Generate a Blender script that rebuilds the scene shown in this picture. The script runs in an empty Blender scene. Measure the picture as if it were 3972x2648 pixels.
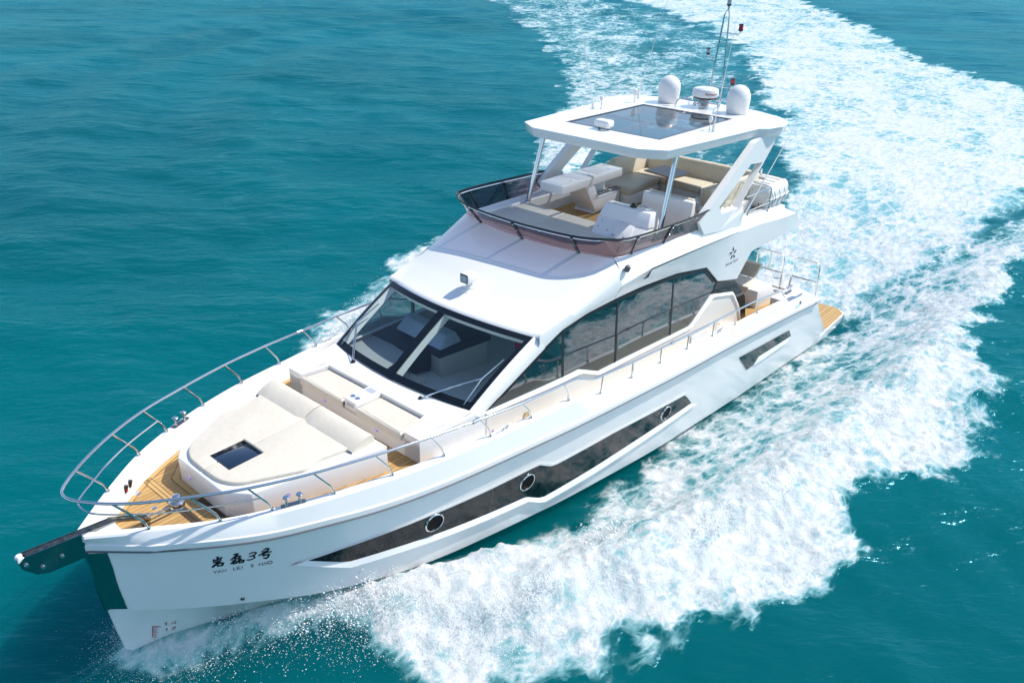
import bpy, bmesh, math, random
import numpy as np
from mathutils import Vector, Matrix

SC = bpy.context.scene
COL = SC.collection
# ------------------------------------------------------------------ camera
CAM_W = 36.0
cam_d = bpy.data.cameras.new('camera')
cam = bpy.data.objects.new('camera', cam_d)
COL.objects.link(cam)
SC.camera = cam
cam_d.sensor_width = CAM_W
cam_d.sensor_fit = 'HORIZONTAL'
cam_d.lens = 3158.7 / 3972 * CAM_W
cam_d.clip_start = 0.1
cam_d.clip_end = 6000
# a quad-copter hovering off the port bow, gimbal tilted 27 degrees down
_r = Vector((-0.66088195, 0.75032689, 0.01563994)).normalized()
_f = Vector((-0.67359055, -0.58384641, -0.45320981)).normalized()
_u = _r.cross(_f).normalized()
_r = _f.cross(_u).normalized()
cam.matrix_world = Matrix(((_r.x, _u.x, -_f.x, 7.06175869), (_r.y, _u.y, -_f.y, 9.70284453),
                           (_r.z, _u.z, -_f.z, 9.63209709), (0, 0, 0, 1)))
# ------------------------------------------------------------------ light
SUN = Vector((-0.512, 0.333, 0.792)).normalized()
w = bpy.data.worlds.new('World')
SC.world = w
w.use_nodes = True
nt = w.node_tree
for n in list(nt.nodes):
    nt.nodes.remove(n)
sky = nt.nodes.new('ShaderNodeTexSky')
sky.sky_type = 'NISHITA'
sky.sun_disc = False
sky.sun_elevation = math.asin(SUN.z)
sky.sun_rotation = math.atan2(SUN.x, SUN.y)
sky.air_density = 1.0
sky.dust_density = 0.4
sky.ozone_density = 2.0
bg = nt.nodes.new('ShaderNodeBackground')
bg.inputs[1].default_value = 0.15
wo = nt.nodes.new('ShaderNodeOutputWorld')
nt.links.new(sky.outputs[0], bg.inputs[0])
nt.links.new(bg.outputs[0], wo.inputs[0])
sun_d = bpy.data.lights.new('sun', 'SUN')
sun_d.energy = 3.7
sun_d.angle = math.radians(0.55)
sun_d.color = (1.0, 0.955, 0.88)
sun = bpy.data.objects.new('sun', sun_d)
COL.objects.link(sun)
sun.rotation_euler = SUN.to_track_quat('Z', 'Y').to_euler()
sun.location = SUN * 60
SC.view_settings.view_transform = 'Standard'
SC.view_settings.look = 'None'
SC.view_settings.exposure = 0.46
SC.view_settings.gamma = 1.0
SC.render.engine = 'CYCLES'
SC.cycles.max_bounces = 8
SC.cycles.transparent_max_bounces = 16

# ------------------------------------------------------------------ materials
def srgb(r, g, b):
    f = lambda c: c / 12.92 if c <= 0.04045 else ((c + 0.055) / 1.055) ** 2.4
    return (f(r / 255), f(g / 255), f(b / 255), 1)

MATS = {}
def pmat(name, col, rough=0.4, metal=0.0, coat=0.0, ior=1.45, bump=None, var=None, emit=None):
    m = bpy.data.materials.new(name)
    m.use_nodes = True
    t = m.node_tree
    b = t.nodes['Principled BSDF']
    b.inputs['Base Color'].default_value = col
    b.inputs['Roughness'].default_value = rough
    b.inputs['Metallic'].default_value = metal
    b.inputs['Coat Weight'].default_value = coat
    b.inputs['Coat Roughness'].default_value = 0.05
    b.inputs['IOR'].default_value = ior
    tc = t.nodes.new('ShaderNodeTexCoord')
    if var:   # (scale, second colour, amount)
        nz = t.nodes.new('ShaderNodeTexNoise')
        nz.inputs['Scale'].default_value = var[0]
        nz.inputs['Detail'].default_value = 5
        t.links.new(tc.outputs['Object'], nz.inputs['Vector'])
        rp = t.nodes.new('ShaderNodeMapRange')
        rp.inputs['From Min'].default_value = 0.38
        rp.inputs['From Max'].default_value = 0.66
        rp.inputs['To Max'].default_value = var[2]
        t.links.new(nz.outputs['Fac'], rp.inputs['Value'])
        mx = t.nodes.new('ShaderNodeMix')
        mx.data_type = 'RGBA'
        mx.inputs['A'].default_value = col
        mx.inputs['B'].default_value = var[1]
        t.links.new(rp.outputs['Result'], mx.inputs['Factor'])
        t.links.new(mx.outputs['Result'], b.inputs['Base Color'])
    if bump:  # (scale, strength, distance)
        nz = t.nodes.new('ShaderNodeTexNoise')
        nz.inputs['Scale'].default_value = bump[0]
        nz.inputs['Detail'].default_value = 4
        t.links.new(tc.outputs['Object'], nz.inputs['Vector'])
        bp = t.nodes.new('ShaderNodeBump')
        bp.inputs['Strength'].default_value = bump[1]
        bp.inputs['Distance'].default_value = bump[2]
        t.links.new(nz.outputs['Fac'], bp.inputs['Height'])
        t.links.new(bp.outputs['Normal'], b.inputs['Normal'])
    if emit:
        b.inputs['Emission Color'].default_value = emit[0]
        b.inputs['Emission Strength'].default_value = emit[1]
    MATS[name] = m
    return m

WHITE = pmat('gelcoat', (0.83, 0.815, 0.79, 1), 0.22, coat=0.4, var=(0.7, (0.77, 0.755, 0.735, 1), 0.5), bump=(1.6, 0.25, 0.01))
NONSKID = pmat('nonskid_gelcoat', (0.72, 0.70, 0.655, 1), 0.55, bump=(160, 0.35, 0.003))
CREAMGEL = pmat('cream_gelcoat', (0.74, 0.70, 0.64, 1), 0.35, coat=0.2)
CREAM = pmat('cream_upholstery', (0.66, 0.60, 0.50, 1), 0.55, bump=(9, 0.35, 0.02), var=(2.2, (0.60, 0.545, 0.45, 1), 0.6))
CREAMD = pmat('sofa_upholstery', (0.60, 0.535, 0.42, 1), 0.5, bump=(7, 0.5, 0.03), var=(2.5, (0.53, 0.47, 0.36, 1), 0.6))
STEEL = pmat('polished_steel', (0.66, 0.67, 0.68, 1), 0.12, metal=1.0)
STEELM = pmat('mirror_steel', (0.28, 0.30, 0.30, 1), 0.07, metal=1.0)
STEELD = pmat('stained_steel', (0.30, 0.27, 0.22, 1), 0.22, metal=1.0, var=(14, (0.10, 0.085, 0.06, 1), 0.9))
BLACK = pmat('black_trim', (0.012, 0.013, 0.016, 1), 0.25, coat=0.3)
NAVY = pmat('black_ceramic_border', (0.003, 0.007, 0.012, 1), 0.35)
RUBBER = pmat('grey_rub_strip', (0.10, 0.11, 0.12, 1), 0.4)
ANTIF = pmat('antifouling', (0.02, 0.022, 0.018, 1), 0.35, var=(9, (0.035, 0.07, 0.02, 1), 0.7))
PLASTIC = pmat('white_plastic', (0.79, 0.775, 0.75, 1), 0.3, var=(3, (0.70, 0.71, 0.72, 1), 0.5))
GREYP = pmat('grey_plastic', (0.42, 0.44, 0.47, 1), 0.4)
RED = pmat('red_lens', (0.42, 0.006, 0.02, 1), 0.08, coat=0.6)
CLEARL = pmat('clear_lens', (0.35, 0.40, 0.46, 1), 0.08, coat=0.8)
MATTE = pmat('matte_black', (.003, .003, .004, 1), .5, ior=1.2)
INK = pmat('black_lettering', (0.006, 0.007, 0.012, 1), 0.35)
GREYINK = pmat('grey_lettering', (0.05, 0.06, 0.075, 1), 0.4)
REDINK = pmat('red_marking', (0.42, 0.012, 0.03, 1), 0.4)
BLUEINK = pmat('pale_blue_decal', (0.36, 0.56, 0.68, 1), 0.3)
BURG = pmat('burgundy_lettering', (0.33, 0.02, 0.04, 1), 0.4)
BRASS = pmat('speaker_grille', (0.50, 0.40, 0.26, 1), 0.35, metal=0.6)
PURPLE = pmat('violet_lamp', (0.16, 0.08, 0.75, 1), 0.2, emit=((0.25, 0.13, 1, 1), 0.9))
TABLE = pmat('table_laminate', (0.25, 0.19, 0.155, 1), 0.4, var=(6, (0.21, 0.16, 0.12, 1), 0.8))
TEDGE = pmat('table_edge_wood', (0.42, 0.24, 0.10, 1), 0.35)
GOLDST = pmat('warm_steel', (0.62, 0.50, 0.33, 1), 0.2, metal=1.0)
DASH = pmat('dashboard_leather', (0.34, 0.34, 0.34, 1), 0.6)
DARKW = pmat('dark_interior_leather', (0.025, 0.035, 0.045, 1), 0.5)
TAUPE = pmat('cabinet_laminate', (0.56, 0.54, 0.48, 1), 0.5)
INTW = pmat('cabin_lining', (0.76, 0.75, 0.70, 1), 0.6)
PODM = pmat('helm_pod', (0.42, 0.50, 0.58, 1), 0.35)
REDF = pmat('red_cushion_cloth', (0.35, 0.02, 0.03, 1), 0.8)

def teak(name, along='X', width=0.082, base=(0.52, 0.325, 0.12, 1), alt=(0.41, 0.235, 0.08, 1)):
    m = bpy.data.materials.new(name)
    m.use_nodes = True
    t = m.node_tree
    N = t.nodes.new
    L = t.links.new
    b = t.nodes['Principled BSDF']
    b.inputs['Roughness'].default_value = 0.62
    tc = N('ShaderNodeTexCoord')
    sp = N('ShaderNodeSeparateXYZ')
    L(tc.outputs['Object'], sp.inputs[0])
    across = sp.outputs['Y'] if along == 'X' else sp.outputs['X']
    lng = sp.outputs['X'] if along == 'X' else sp.outputs['Y']
    dv = N('ShaderNodeMath'); dv.operation = 'DIVIDE'; dv.inputs[1].default_value = width
    L(across, dv.inputs[0])
    fr = N('ShaderNodeMath'); fr.operation = 'FRACT'; L(dv.outputs[0], fr.inputs[0])
    fl = N('ShaderNodeMath'); fl.operation = 'FLOOR'; L(dv.outputs[0], fl.inputs[0])
    gt = N('ShaderNodeMath'); gt.operation = 'LESS_THAN'; gt.inputs[1].default_value = 0.085
    L(fr.outputs[0], gt.inputs[0])
    # per-plank tone and butt joints
    wn = N('ShaderNodeTexWhiteNoise'); wn.noise_dimensions = '1D'; L(fl.outputs[0], wn.inputs['W'])
    of = N('ShaderNodeMath'); of.operation = 'MULTIPLY_ADD'; of.inputs[1].default_value = 1.7
    L(wn.outputs['Value'], of.inputs[0]); L(lng, of.inputs[2])
    cb = N('ShaderNodeCombineXYZ')
    s1 = N('ShaderNodeMath'); s1.operation = 'MULTIPLY'; s1.inputs[1].default_value = 2.2; L(of.outputs[0], s1.inputs[0])
    s2 = N('ShaderNodeMath'); s2.operation = 'MULTIPLY'; s2.inputs[1].default_value = 38; L(across, s2.inputs[0])
    L(s1.outputs[0], cb.inputs[0]); L(s2.outputs[0], cb.inputs[1])
    gr = N('ShaderNodeTexNoise'); gr.inputs['Scale'].default_value = 1.6; gr.inputs['Detail'].default_value = 6
    L(cb.outputs[0], gr.inputs['Vector'])
    add = N('ShaderNodeMath'); add.operation = 'MULTIPLY_ADD'; add.inputs[1].default_value = 0.75
    L(wn.outputs['Value'], add.inputs[0]); L(gr.outputs['Fac'], add.inputs[2])
    mr = N('ShaderNodeMapRange'); mr.inputs['From Min'].default_value = 0.45; mr.inputs['From Max'].default_value = 1.3
    L(add.outputs[0], mr.inputs['Value'])
    mx = N('ShaderNodeMix'); mx.data_type = 'RGBA'; mx.inputs['A'].default_value = base; mx.inputs['B'].default_value = alt
    L(mr.outputs['Result'], mx.inputs['Factor'])
    mk = N('ShaderNodeMix'); mk.data_type = 'RGBA'; mk.inputs['B'].default_value = (0.055, 0.035, 0.018, 1)
    L(gt.outputs[0], mk.inputs['Factor']); L(mx.outputs['Result'], mk.inputs['A'])
    L(mk.outputs['Result'], b.inputs['Base Color'])
    return m
TEAK = teak('teak_planks')
TEAKM = teak('teak_margin_board', width=50.0, base=(0.53, 0.335, 0.125, 1), alt=(0.45, 0.265, 0.09, 1))
TEAKW = teak('wide_teak_planks', width=.10)

def glass(name, tint, refl=0.06, ior=1.5, rough=0.0, boost=1.0):
    """thin pane: tinted see-through plus mirror reflection by angle"""
    m = bpy.data.materials.new(name)
    m.use_nodes = True
    t = m.node_tree
    for n in list(t.nodes):
        t.nodes.remove(n)
    N = t.nodes.new
    o = N('ShaderNodeOutputMaterial')
    tr = N('ShaderNodeBsdfTransparent'); tr.inputs[0].default_value = tint
    gl = N('ShaderNodeBsdfGlossy'); gl.inputs['Roughness'].default_value = rough
    gl.inputs[0].default_value = (1, 1, 1, 1)
    fr = N('ShaderNodeFresnel'); fr.inputs[0].default_value = ior
    ml = N('ShaderNodeMath'); ml.operation = 'MULTIPLY_ADD'
    ml.inputs[1].default_value = boost; ml.inputs[2].default_value = refl; ml.use_clamp = True
    # same reflectance from either face of the sheet
    ge = N('ShaderNodeNewGeometry'); io = N('ShaderNodeMix'); io.data_type = 'FLOAT'
    io.inputs['A'].default_value = ior; io.inputs['B'].default_value = 1 / ior
    t.links.new(ge.outputs['Backfacing'], io.inputs['Factor']); t.links.new(io.outputs['Result'], fr.inputs[0])
    t.links.new(fr.outputs[0], ml.inputs[0])
    mx = N('ShaderNodeMixShader')
    t.links.new(ml.outputs[0], mx.inputs[0])
    t.links.new(tr.outputs[0], mx.inputs[1])
    t.links.new(gl.outputs[0], mx.inputs[2])
    t.links.new(mx.outputs[0], o.inputs[0])
    return m
WSGLASS = glass('windscreen_glass', (0.84, 0.92, 0.94, 1), 0.0)
SIDEGLASS = glass('tinted_side_glass', (0.13, 0.24, 0.25, 1), 0.04, ior=1.6, boost=1.7)
SMOKE = glass('smoked_acrylic', (0.15, 0.11, 0.145, 1), 0.0)
SKYGLASS = glass('grey_roof_glass', (0.36, 0.38, 0.42, 1), 0.0)
HULLGLASS = pmat('black_hull_glass', (0.006, 0.009, 0.011, 1), 0.05, ior=1.45)
DEEPGLASS = pmat('dark_blue_hatch_glass', (0.008, 0.02, 0.045, 1), 0.05, coat=1.0)

# ------------------------------------------------------------------ tables in yacht coordinates (x fwd, y port, z up, metres)
GX = [-16, -13, -10, -7, -6, -5, -3.8, -2.8, -1.9, -1, -.1, .8, 1.67, 2.48, 3.08, 3.8, 4.15, 4.45]
GY = [2.52, 2.57, 2.60, 2.61, 2.60, 2.58, 2.54, 2.48, 2.40, 2.29, 2.16, 1.99, 1.75, 1.44, 1.13, .59, .30, .04]
GZX = [-13.3, -11.57, -9.97, -8.83, -7.75, -6.66, -5.64, -4.66, -3.69, -3.42, -2.94, -2.8, -1.9, -1, -.1, .8, 1.67, 3.8, 4.45]
GZ = [-1.12, -.98, -.82, -.73, -.64, -.55, -.49, -.44, -.39, -.375, -.18, -.175, -.15, -.145, -.13, -.10, -.08, -.07, -.09]
RZX = [-17, -13.6, -10.44, -7.91, -6.87, -4.89, -3.76, -2.66, -1.7, -.85, -.09, .61, 1.31, 1.94, 2.46, 3.25, 3.89, 4.44]
RZ = [-2.1, -1.66, -1.29, -1.05, -.97, -.81, -.73, -.67, -.62, -.6, -.58, -.55, -.51, -.46, -.44, -.38, -.36, -.36]
CX = [-17, -13, -10, -6.5, -4, -2, -.4, .65, 1.7, 3.0, 3.7, 4.1, 4.36]
CY = [2.42, 2.48, 2.5, 2.47, 2.40, 2.28, 2.12, 1.93, 1.62, 1.08, .62, .28, 0.02]
CZX = [-17., -14.77, -13.3, -11.17, -8.73, -7.84, -6.6, -5.46, -4.18, -2.9, -2.16, -1.13, -.28, .57, 1.22, 1.92, 2.41, 2.99, 3.68, 4.36]
CZ = [-3.62, -3.45, -3.33, -3.19, -3.02, -2.95, -2.87, -2.76, -2.62, -2.49, -2.4, -2.28, -2.19, -2.09, -2.0, -1.89, -1.77, -1.64, -1.54, -1.47]
I = np.interp
def pchip(X, Y):
    X = np.array(X, float); Y = np.array(Y, float); h = np.diff(X); d = np.diff(Y) / h
    m = np.zeros(len(X)); m[0] = d[0]; m[-1] = d[-1]
    for i in range(1, len(X) - 1):
        if d[i - 1] * d[i] > 0:
            w1, w2 = 2 * h[i] + h[i - 1], h[i] + 2 * h[i - 1]
            m[i] = (w1 + w2) / (w1 / d[i - 1] + w2 / d[i])
    def f(x):
        x = min(max(float(x), X[0]), X[-1]); k = int(min(max(np.searchsorted(X, x) - 1, 0), len(h) - 1))
        t = (x - X[k]) / h[k]
        return float((2 * t ** 3 - 3 * t * t + 1) * Y[k] + (t ** 3 - 2 * t * t + t) * h[k] * m[k] + (3 * t * t - 2 * t ** 3) * Y[k + 1] + (t ** 3 - t * t) * h[k] * m[k + 1])
    return f
_g, _rz, _cy, _cz = pchip(GX, GY), pchip(RZX, RZ), pchip(CX, CY), pchip(CZX, CZ)
def Yg(x): return _g(x)
def Zg(x): return float(I(x, GZX, GZ))
def Yr(x): return Yg(x) + .16 * min(1, max(0, (4.46 - x) / .6))
def Zr(x): return _rz(x)
def Yc(x): return _cy(x)
def Zc(x): return _cz(x)
def SIDE(x, z):      # hull topsides: half breadth at (x, z)
    t = (Zr(x) - z) / (Zr(x) - Zc(x))
    a = Yr(x) - .05 * min(1, max(0, (4.44 - x) / .3))
    return a + (Yc(x) - a) * t
def Yw(x): return float(I(x, [-12, -5, -3, -1, 0], [2.08, 2.06, 2.0, 1.85, 1.715]))
def GLS(x, z): return Yw(x) - .03 - .05 * z
def WING(x, z): return float(np.clip(2.02 + .18 * (z - .3), 1.9, 2.2))
# yacht attitude: bow a touch up, waterline plane at world z = 0
_n = Vector((.01, 0, 1)).normalized()
_e1 = (Vector((1, 0, 0)) - _n.x * _n).normalized()
_e2 = _n.cross(_e1)
YM = Matrix(((_e1.x, _e1.y, _e1.z, 0), (_e2.x, _e2.y, _e2.z, 0), (_n.x, _n.y, _n.z, 2.51), (0, 0, 0, 1)))

# ------------------------------------------------------------------ mesh builder
class MB:
    def __init__(s):
        s.v = []; s.f = []
    def add(s, vs, fs):
        o = len(s.v)
        s.v += [tuple(float(c) for c in p) for p in vs]
        s.f += [tuple(i + o for i in f) for f in fs]
        return s
    def box(s, x0, x1, y0, y1, z0, z1):
        x0, x1 = sorted((x0, x1)); y0, y1 = sorted((y0, y1)); z0, z1 = sorted((z0, z1))
        return s.add([(x0, y0, z0), (x1, y0, z0), (x1, y1, z0), (x0, y1, z0), (x0, y0, z1), (x1, y0, z1), (x1, y1, z1), (x0, y1, z1)],
                     [(3, 2, 1, 0), (4, 5, 6, 7), (0, 1, 5, 4), (1, 2, 6, 5), (2, 3, 7, 6), (3, 0, 4, 7)])
    def hexa(s, b, t):       # 4 bottom, 4 top points
        return s.add(list(b) + list(t), [(3, 2, 1, 0), (4, 5, 6, 7), (0, 1, 5, 4), (1, 2, 6, 5), (2, 3, 7, 6), (3, 0, 4, 7)])
    def loft(s, a, b):       # two equal rings -> closed prism
        n = len(a)
        return s.add(list(a) + list(b), [tuple(range(n - 1, -1, -1)), tuple(range(n, 2 * n))] + [(i, (i + 1) % n, n + (i + 1) % n, n + i) for i in range(n)])
    def prism(s, pts, ax, a, b):   # polygon extruded along an axis between a and b
        def P(p, c):
            q = list(p); q.insert(ax, c); return q
        return s.loft([P(p, a) for p in pts], [P(p, b) for p in pts])
    def grid(s, rows, close=False):
        n = len(rows[0]); vs = [p for r in rows for p in r]; fs = []
        for i in range(len(rows) - 1):
            for j in range(n if close else n - 1):
                k = (j + 1) % n
                fs.append((i * n + j, i * n + k, (i + 1) * n + k, (i + 1) * n + j))
        return s.add(vs, fs)
    def tube(s, pts, r, n=10, closed=False, cap=True):
        pts = [Vector(p) for p in pts]
        m = len(pts)
        rr = r if isinstance(r, (list, tuple)) else [r] * m
        rows = []; up = None
        for i, p in enumerate(pts):
            if closed: t = pts[(i + 1) % m] - pts[i - 1]
            else: t = pts[min(i + 1, m - 1)] - pts[max(i - 1, 0)]
            t.normalize()
            if up is None: up = Vector((0, 0, 1)) if abs(t.z) < .9 else Vector((1, 0, 0))
            x = t.cross(up).normalized(); y = x.cross(t).normalized(); up = y
            rows.append([p + (x * math.cos(a) + y * math.sin(a)) * rr[i] for a in [2 * math.pi * k / n for k in range(n)]])
        if closed: rows.append(rows[0])
        s.grid(rows, close=True)
        if cap and not closed:
            s.add(rows[0], [tuple(range(n))]); s.add(rows[-1], [tuple(range(n - 1, -1, -1))])
        return s
    def lathe(s, prof, c, n=28, ax=(0, 0, 1)):   # prof: (radius, height)
        ax = Vector(ax).normalized()
        u = ax.orthogonal().normalized(); v = ax.cross(u)
        c = Vector(c)
        return s.grid([[c + ax * h + (u * math.cos(a) + v * math.sin(a)) * max(r, 1e-4) for a in [2 * math.pi * k / n for k in range(n)]] for r, h in prof], close=True)
    def mirror(s):
        o = MB(); o.v = [(x, -y, z) for x, y, z in s.v]; o.f = [tuple(reversed(f)) for f in s.f]; return o
    def both(s):
        m = s.mirror(); s.add(m.v, m.f); return s
    def build(s, name, mat, parent=None, smooth=35, bevel=0, seg=2, label=None, weld=True):
        me = bpy.data.meshes.new(name)
        me.from_pydata(s.v, [], s.f)
        me.validate()
        bm = bmesh.new(); bm.from_mesh(me)
        if weld: bmesh.ops.remove_doubles(bm, verts=bm.verts, dist=0.0004)
        bmesh.ops.recalc_face_normals(bm, faces=bm.faces)
        if bevel:
            es = [e for e in bm.edges if len(e.link_faces) == 2 and e.calc_face_angle(0) > math.radians(28)]
            bmesh.ops.bevel(bm, geom=es, offset=bevel, segments=seg, profile=0.5, affect='EDGES', clamp_overlap=True)
        bm.to_mesh(me); bm.free()
        if smooth:
            me.polygons.foreach_set('use_smooth', [True] * len(me.polygons))
            me.set_sharp_from_angle(angle=math.radians(smooth))
        me.materials.append(mat)
        o = bpy.data.objects.new(name, me)
        COL.objects.link(o)
        if parent: o.parent = parent
        if label: o['label'] = label
        return o

def smoothpath(pts, k=6):
    """Catmull-Rom through pts"""
    P = [Vector(p) for p in pts]; P = [P[0] * 2 - P[1]] + P + [P[-1] * 2 - P[-2]]
    out = []
    for i in range(1, len(P) - 2):
        for j in range(k):
            t = j / k
            out.append(.5 * ((2 * P[i]) + (P[i + 1] - P[i - 1]) * t + (2 * P[i - 1] - 5 * P[i] + 4 * P[i + 1] - P[i + 2]) * t * t + (3 * P[i] - P[i - 1] - 3 * P[i + 1] + P[i + 2]) * t ** 3))
    out.append(P[-2]); return out
def bent(pts, r=.05, k=4):
    """polyline with rounded corners"""
    P = [Vector(p) for p in pts]; out = [P[0]]
    for i in range(1, len(P) - 1):
        a, b, c = P[i - 1], P[i], P[i + 1]
        ra = min(r, (a - b).length * .45, (c - b).length * .45)
        p0 = b + (a - b).normalized() * ra; p1 = b + (c - b).normalized() * ra
        for j in range(k + 1):
            t = j / k
            out.append(p0 * (1 - t) ** 2 + b * 2 * t * (1 - t) + p1 * t * t)
    out.append(P[-1]); return out
def band(top, bot, F, off, thick=0.0, step=.12):
    """strip between two x-monotone (x,z) polylines laid on the surface y=F(x,z)"""
    tx = [p[0] for p in top]; bx = [p[0] for p in bot]
    if tx[0] > tx[-1]: top = top[::-1]; bot = bot[::-1]
    TX, TZ = zip(*top); BX, BZ = zip(*bot)
    xs = sorted(set([round(v, 4) for v in TX + BX]))
    full = []
    for a, b in zip(xs, xs[1:]):
        n = max(1, int((b - a) / step)); full += [a + (b - a) * i / n for i in range(n)]
    full.append(xs[-1])
    rows = []
    for x in full:
        zt = float(I(x, TX, TZ)); zb = float(I(x, BX, BZ))
        rows.append([(x, F(x, z) + off, z) for z in (zt, zt * .5 + zb * .5, zb)])
    m = MB().grid(rows)
    if thick: m.grid([[(x, y - thick, z) for x, y, z in r] for r in rows])
    return m
def poly(pts, F, off, thick=0.004):
    a = [(x, F(x, z) + off, z) for x, z in pts]
    b = [(x, F(x, z) + off + thick, z) for x, z in pts]
    return MB().loft(a, b)
def strokes(ss, w, F, off):
    m = MB()
    for s in ss:
        P = [Vector((p[0], 0, p[1])) for p in s]
        n = len(P)
        Lr, Rr = [], []
        for i in range(n):
            t = (P[min(i + 1, n - 1)] - P[max(i - 1, 0)]).normalized()
            q = Vector((t.z, 0, -t.x))
            ww = w * (1.0 if 0 < i < n - 1 else .65)
            a = P[i] + q * ww; b = P[i] - q * ww
            Lr.append((a.x, F(a.x, a.z) + off, a.z)); Rr.append((b.x, F(b.x, b.z) + off, b.z))
        m.grid([Lr, Rr])
    return m
def text_mesh(txt, size, place, extrude=0.0):
    """flat lettering from the built-in font; place(u, v) -> point"""
    cu = bpy.data.curves.new('t', 'FONT'); cu.body = txt; cu.size = size; cu.offset = .012 * size
    o = bpy.data.objects.new('t', cu); COL.objects.link(o)
    dg = bpy.context.evaluated_depsgraph_get()
    me = bpy.data.meshes.new_from_object(o.evaluated_get(dg))
    m = MB(); m.add([place(v.co.x, v.co.y) for v in me.vertices], [tuple(p.vertices) for p in me.polygons])
    bpy.data.objects.remove(o); bpy.data.curves.remove(cu); bpy.data.meshes.remove(me)
    return m
def empty(name, loc=(0, 0, 0)):
    o = bpy.data.objects.new(name, None); COL.objects.link(o); o.location = loc; return o
def tag(o, label=None, cat=None, group=None, kind=None):
    if label: o['label'] = label
    if cat: o['category'] = cat
    if group: o['group'] = group
    if kind: o['kind'] = kind
    return o
# ================================================================== WATER
rng = np.random.default_rng(7)
_perm = np.concatenate([rng.permutation(256)] * 2)
_ang = rng.random(256) * 2 * np.pi
def pnoise(x, y):
    xi = np.floor(x).astype(int); yi = np.floor(y).astype(int)
    xf = x - xi; yf = y - yi
    u = xf ** 3 * (xf * (xf * 6 - 15) + 10); v = yf ** 3 * (yf * (yf * 6 - 15) + 10)
    def g(ix, iy, dx, dy):
        a = _ang[_perm[(_perm[ix & 255] + iy) & 255]]
        return np.cos(a) * dx + np.sin(a) * dy
    n00 = g(xi, yi, xf, yf); n10 = g(xi + 1, yi, xf - 1, yf)
    n01 = g(xi, yi + 1, xf, yf - 1); n11 = g(xi + 1, yi + 1, xf - 1, yf - 1)
    return (n00 * (1 - u) + n10 * u) * (1 - v) + (n01 * (1 - u) + n11 * u) * v
def fbm(x, y, o=4, g=.5):
    s = 0; a = 1; t = 0
    for k in range(o):
        s = s + a * pnoise(x * 2 ** k + 17.3 * k, y * 2 ** k - 9.1 * k); t += a; a *= g
    return s / t
def inside(X, Y, poly):
    c = np.zeros(X.shape, bool); n = len(poly); j = n - 1
    for i in range(n):
        xi, yi = poly[i]; xj, yj = poly[j]
        if yi != yj:
            c ^= ((yi > Y) != (yj > Y)) & (X < (xj - xi) * (Y - yi) / (yj - yi) + xi)
        j = i
    return c
def pdist(X, Y, line, closed=True):
    d = np.full(X.shape, 1e9); n = len(line)
    for i in range(n if closed else n - 1):
        ax, ay = line[i]; bx, by = line[(i + 1) % n]
        ux, uy = bx - ax, by - ay; L = ux * ux + uy * uy + 1e-9
        t = np.clip(((X - ax) * ux + (Y - ay) * uy) / L, 0, 1)
        d = np.minimum(d, np.hypot(X - ax - t * ux, Y - ay - t * uy))
    return d
def sdf(X, Y, poly):
    d = pdist(X, Y, poly); return np.where(inside(X, Y, poly), d, -d)
def sstep(a, b, x):
    t = np.clip((x - a) / (b - a), 0, 1); return t * t * (3 - 2 * t)

# foam areas in world metres (plan view)
PORT_OUT = [(2.7, 1.1), (2.3, 1.6), (1.9, 2.3), (1.7, 3.0), (1.4, 3.9), (.6, 4.6), (-.5, 5.4), (-2.2, 6.4), (-4.8, 7.1), (-6.3, 6.7), (-8.0, 6.9), (-9.6, 7.5), (-10.9, 7.8), (-12.5, 6.9), (-13.7, 7.1), (-15.7, 6.3), (-21.9, 5.6), (-27, 5.8), (-40, 8), (-70, 16)]
PORT_IN = [(-70, 4), (-40, 4.2), (-29.8, 4.3), (-22.5, 3.0), (-17.5, 2.0), (-16.0, 2.3), (-12, 2.2), (-10, 2.2), (-8.6, 2.1), (-7.2, 2.15), (-5.6, 2.35), (-4.4, 2.65), (-3.1, 2.65), (-1.4, 2.25), (-.3, 2.0), (1.1, 1.45), (2.0, 1.1), (2.7, 1.0)]
PORT = PORT_OUT + PORT_IN
STERN = [(-16.2, 2.3), (-19, 3.3), (-24, 4.0), (-33, 4.9), (-48, 4.4), (-62, -1), (-70, -11), (-97, -26), (-130, -49), (-170, -84), (-150, -120), (-106, -66), (-85, -43), (-70, -29.5), (-49, -16.5), (-34.5, -8.6), (-27, -4.6), (-20, -2.6), (-16.5, -2.2)]
STBD = [(4.0, -.25), (1.5, -2.8), (-1.2, -5.1), (-3.8, -7.0), (-5.3, -8.0), (-7.3, -8.9), (-9.2, -9.8), (-11.5, -10.4), (-16, -11.5), (-21.5, -14.2), (-29.4, -18.5), (-44.2, -30.2), (-65.6, -51.9), (-88.8, -78.4), (-100, -92), (-125, -108), (-100, -64), (-72, -40), (-56, -28), (-48, -22.5), (-42, -19.5), (-34, -17.2), (-26, -13.5), (-18, -8.5), (-12, -5.0), (-8, -3.4), (-3, -3.0), (1.5, -1.4), (4.0, -.05)]

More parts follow.
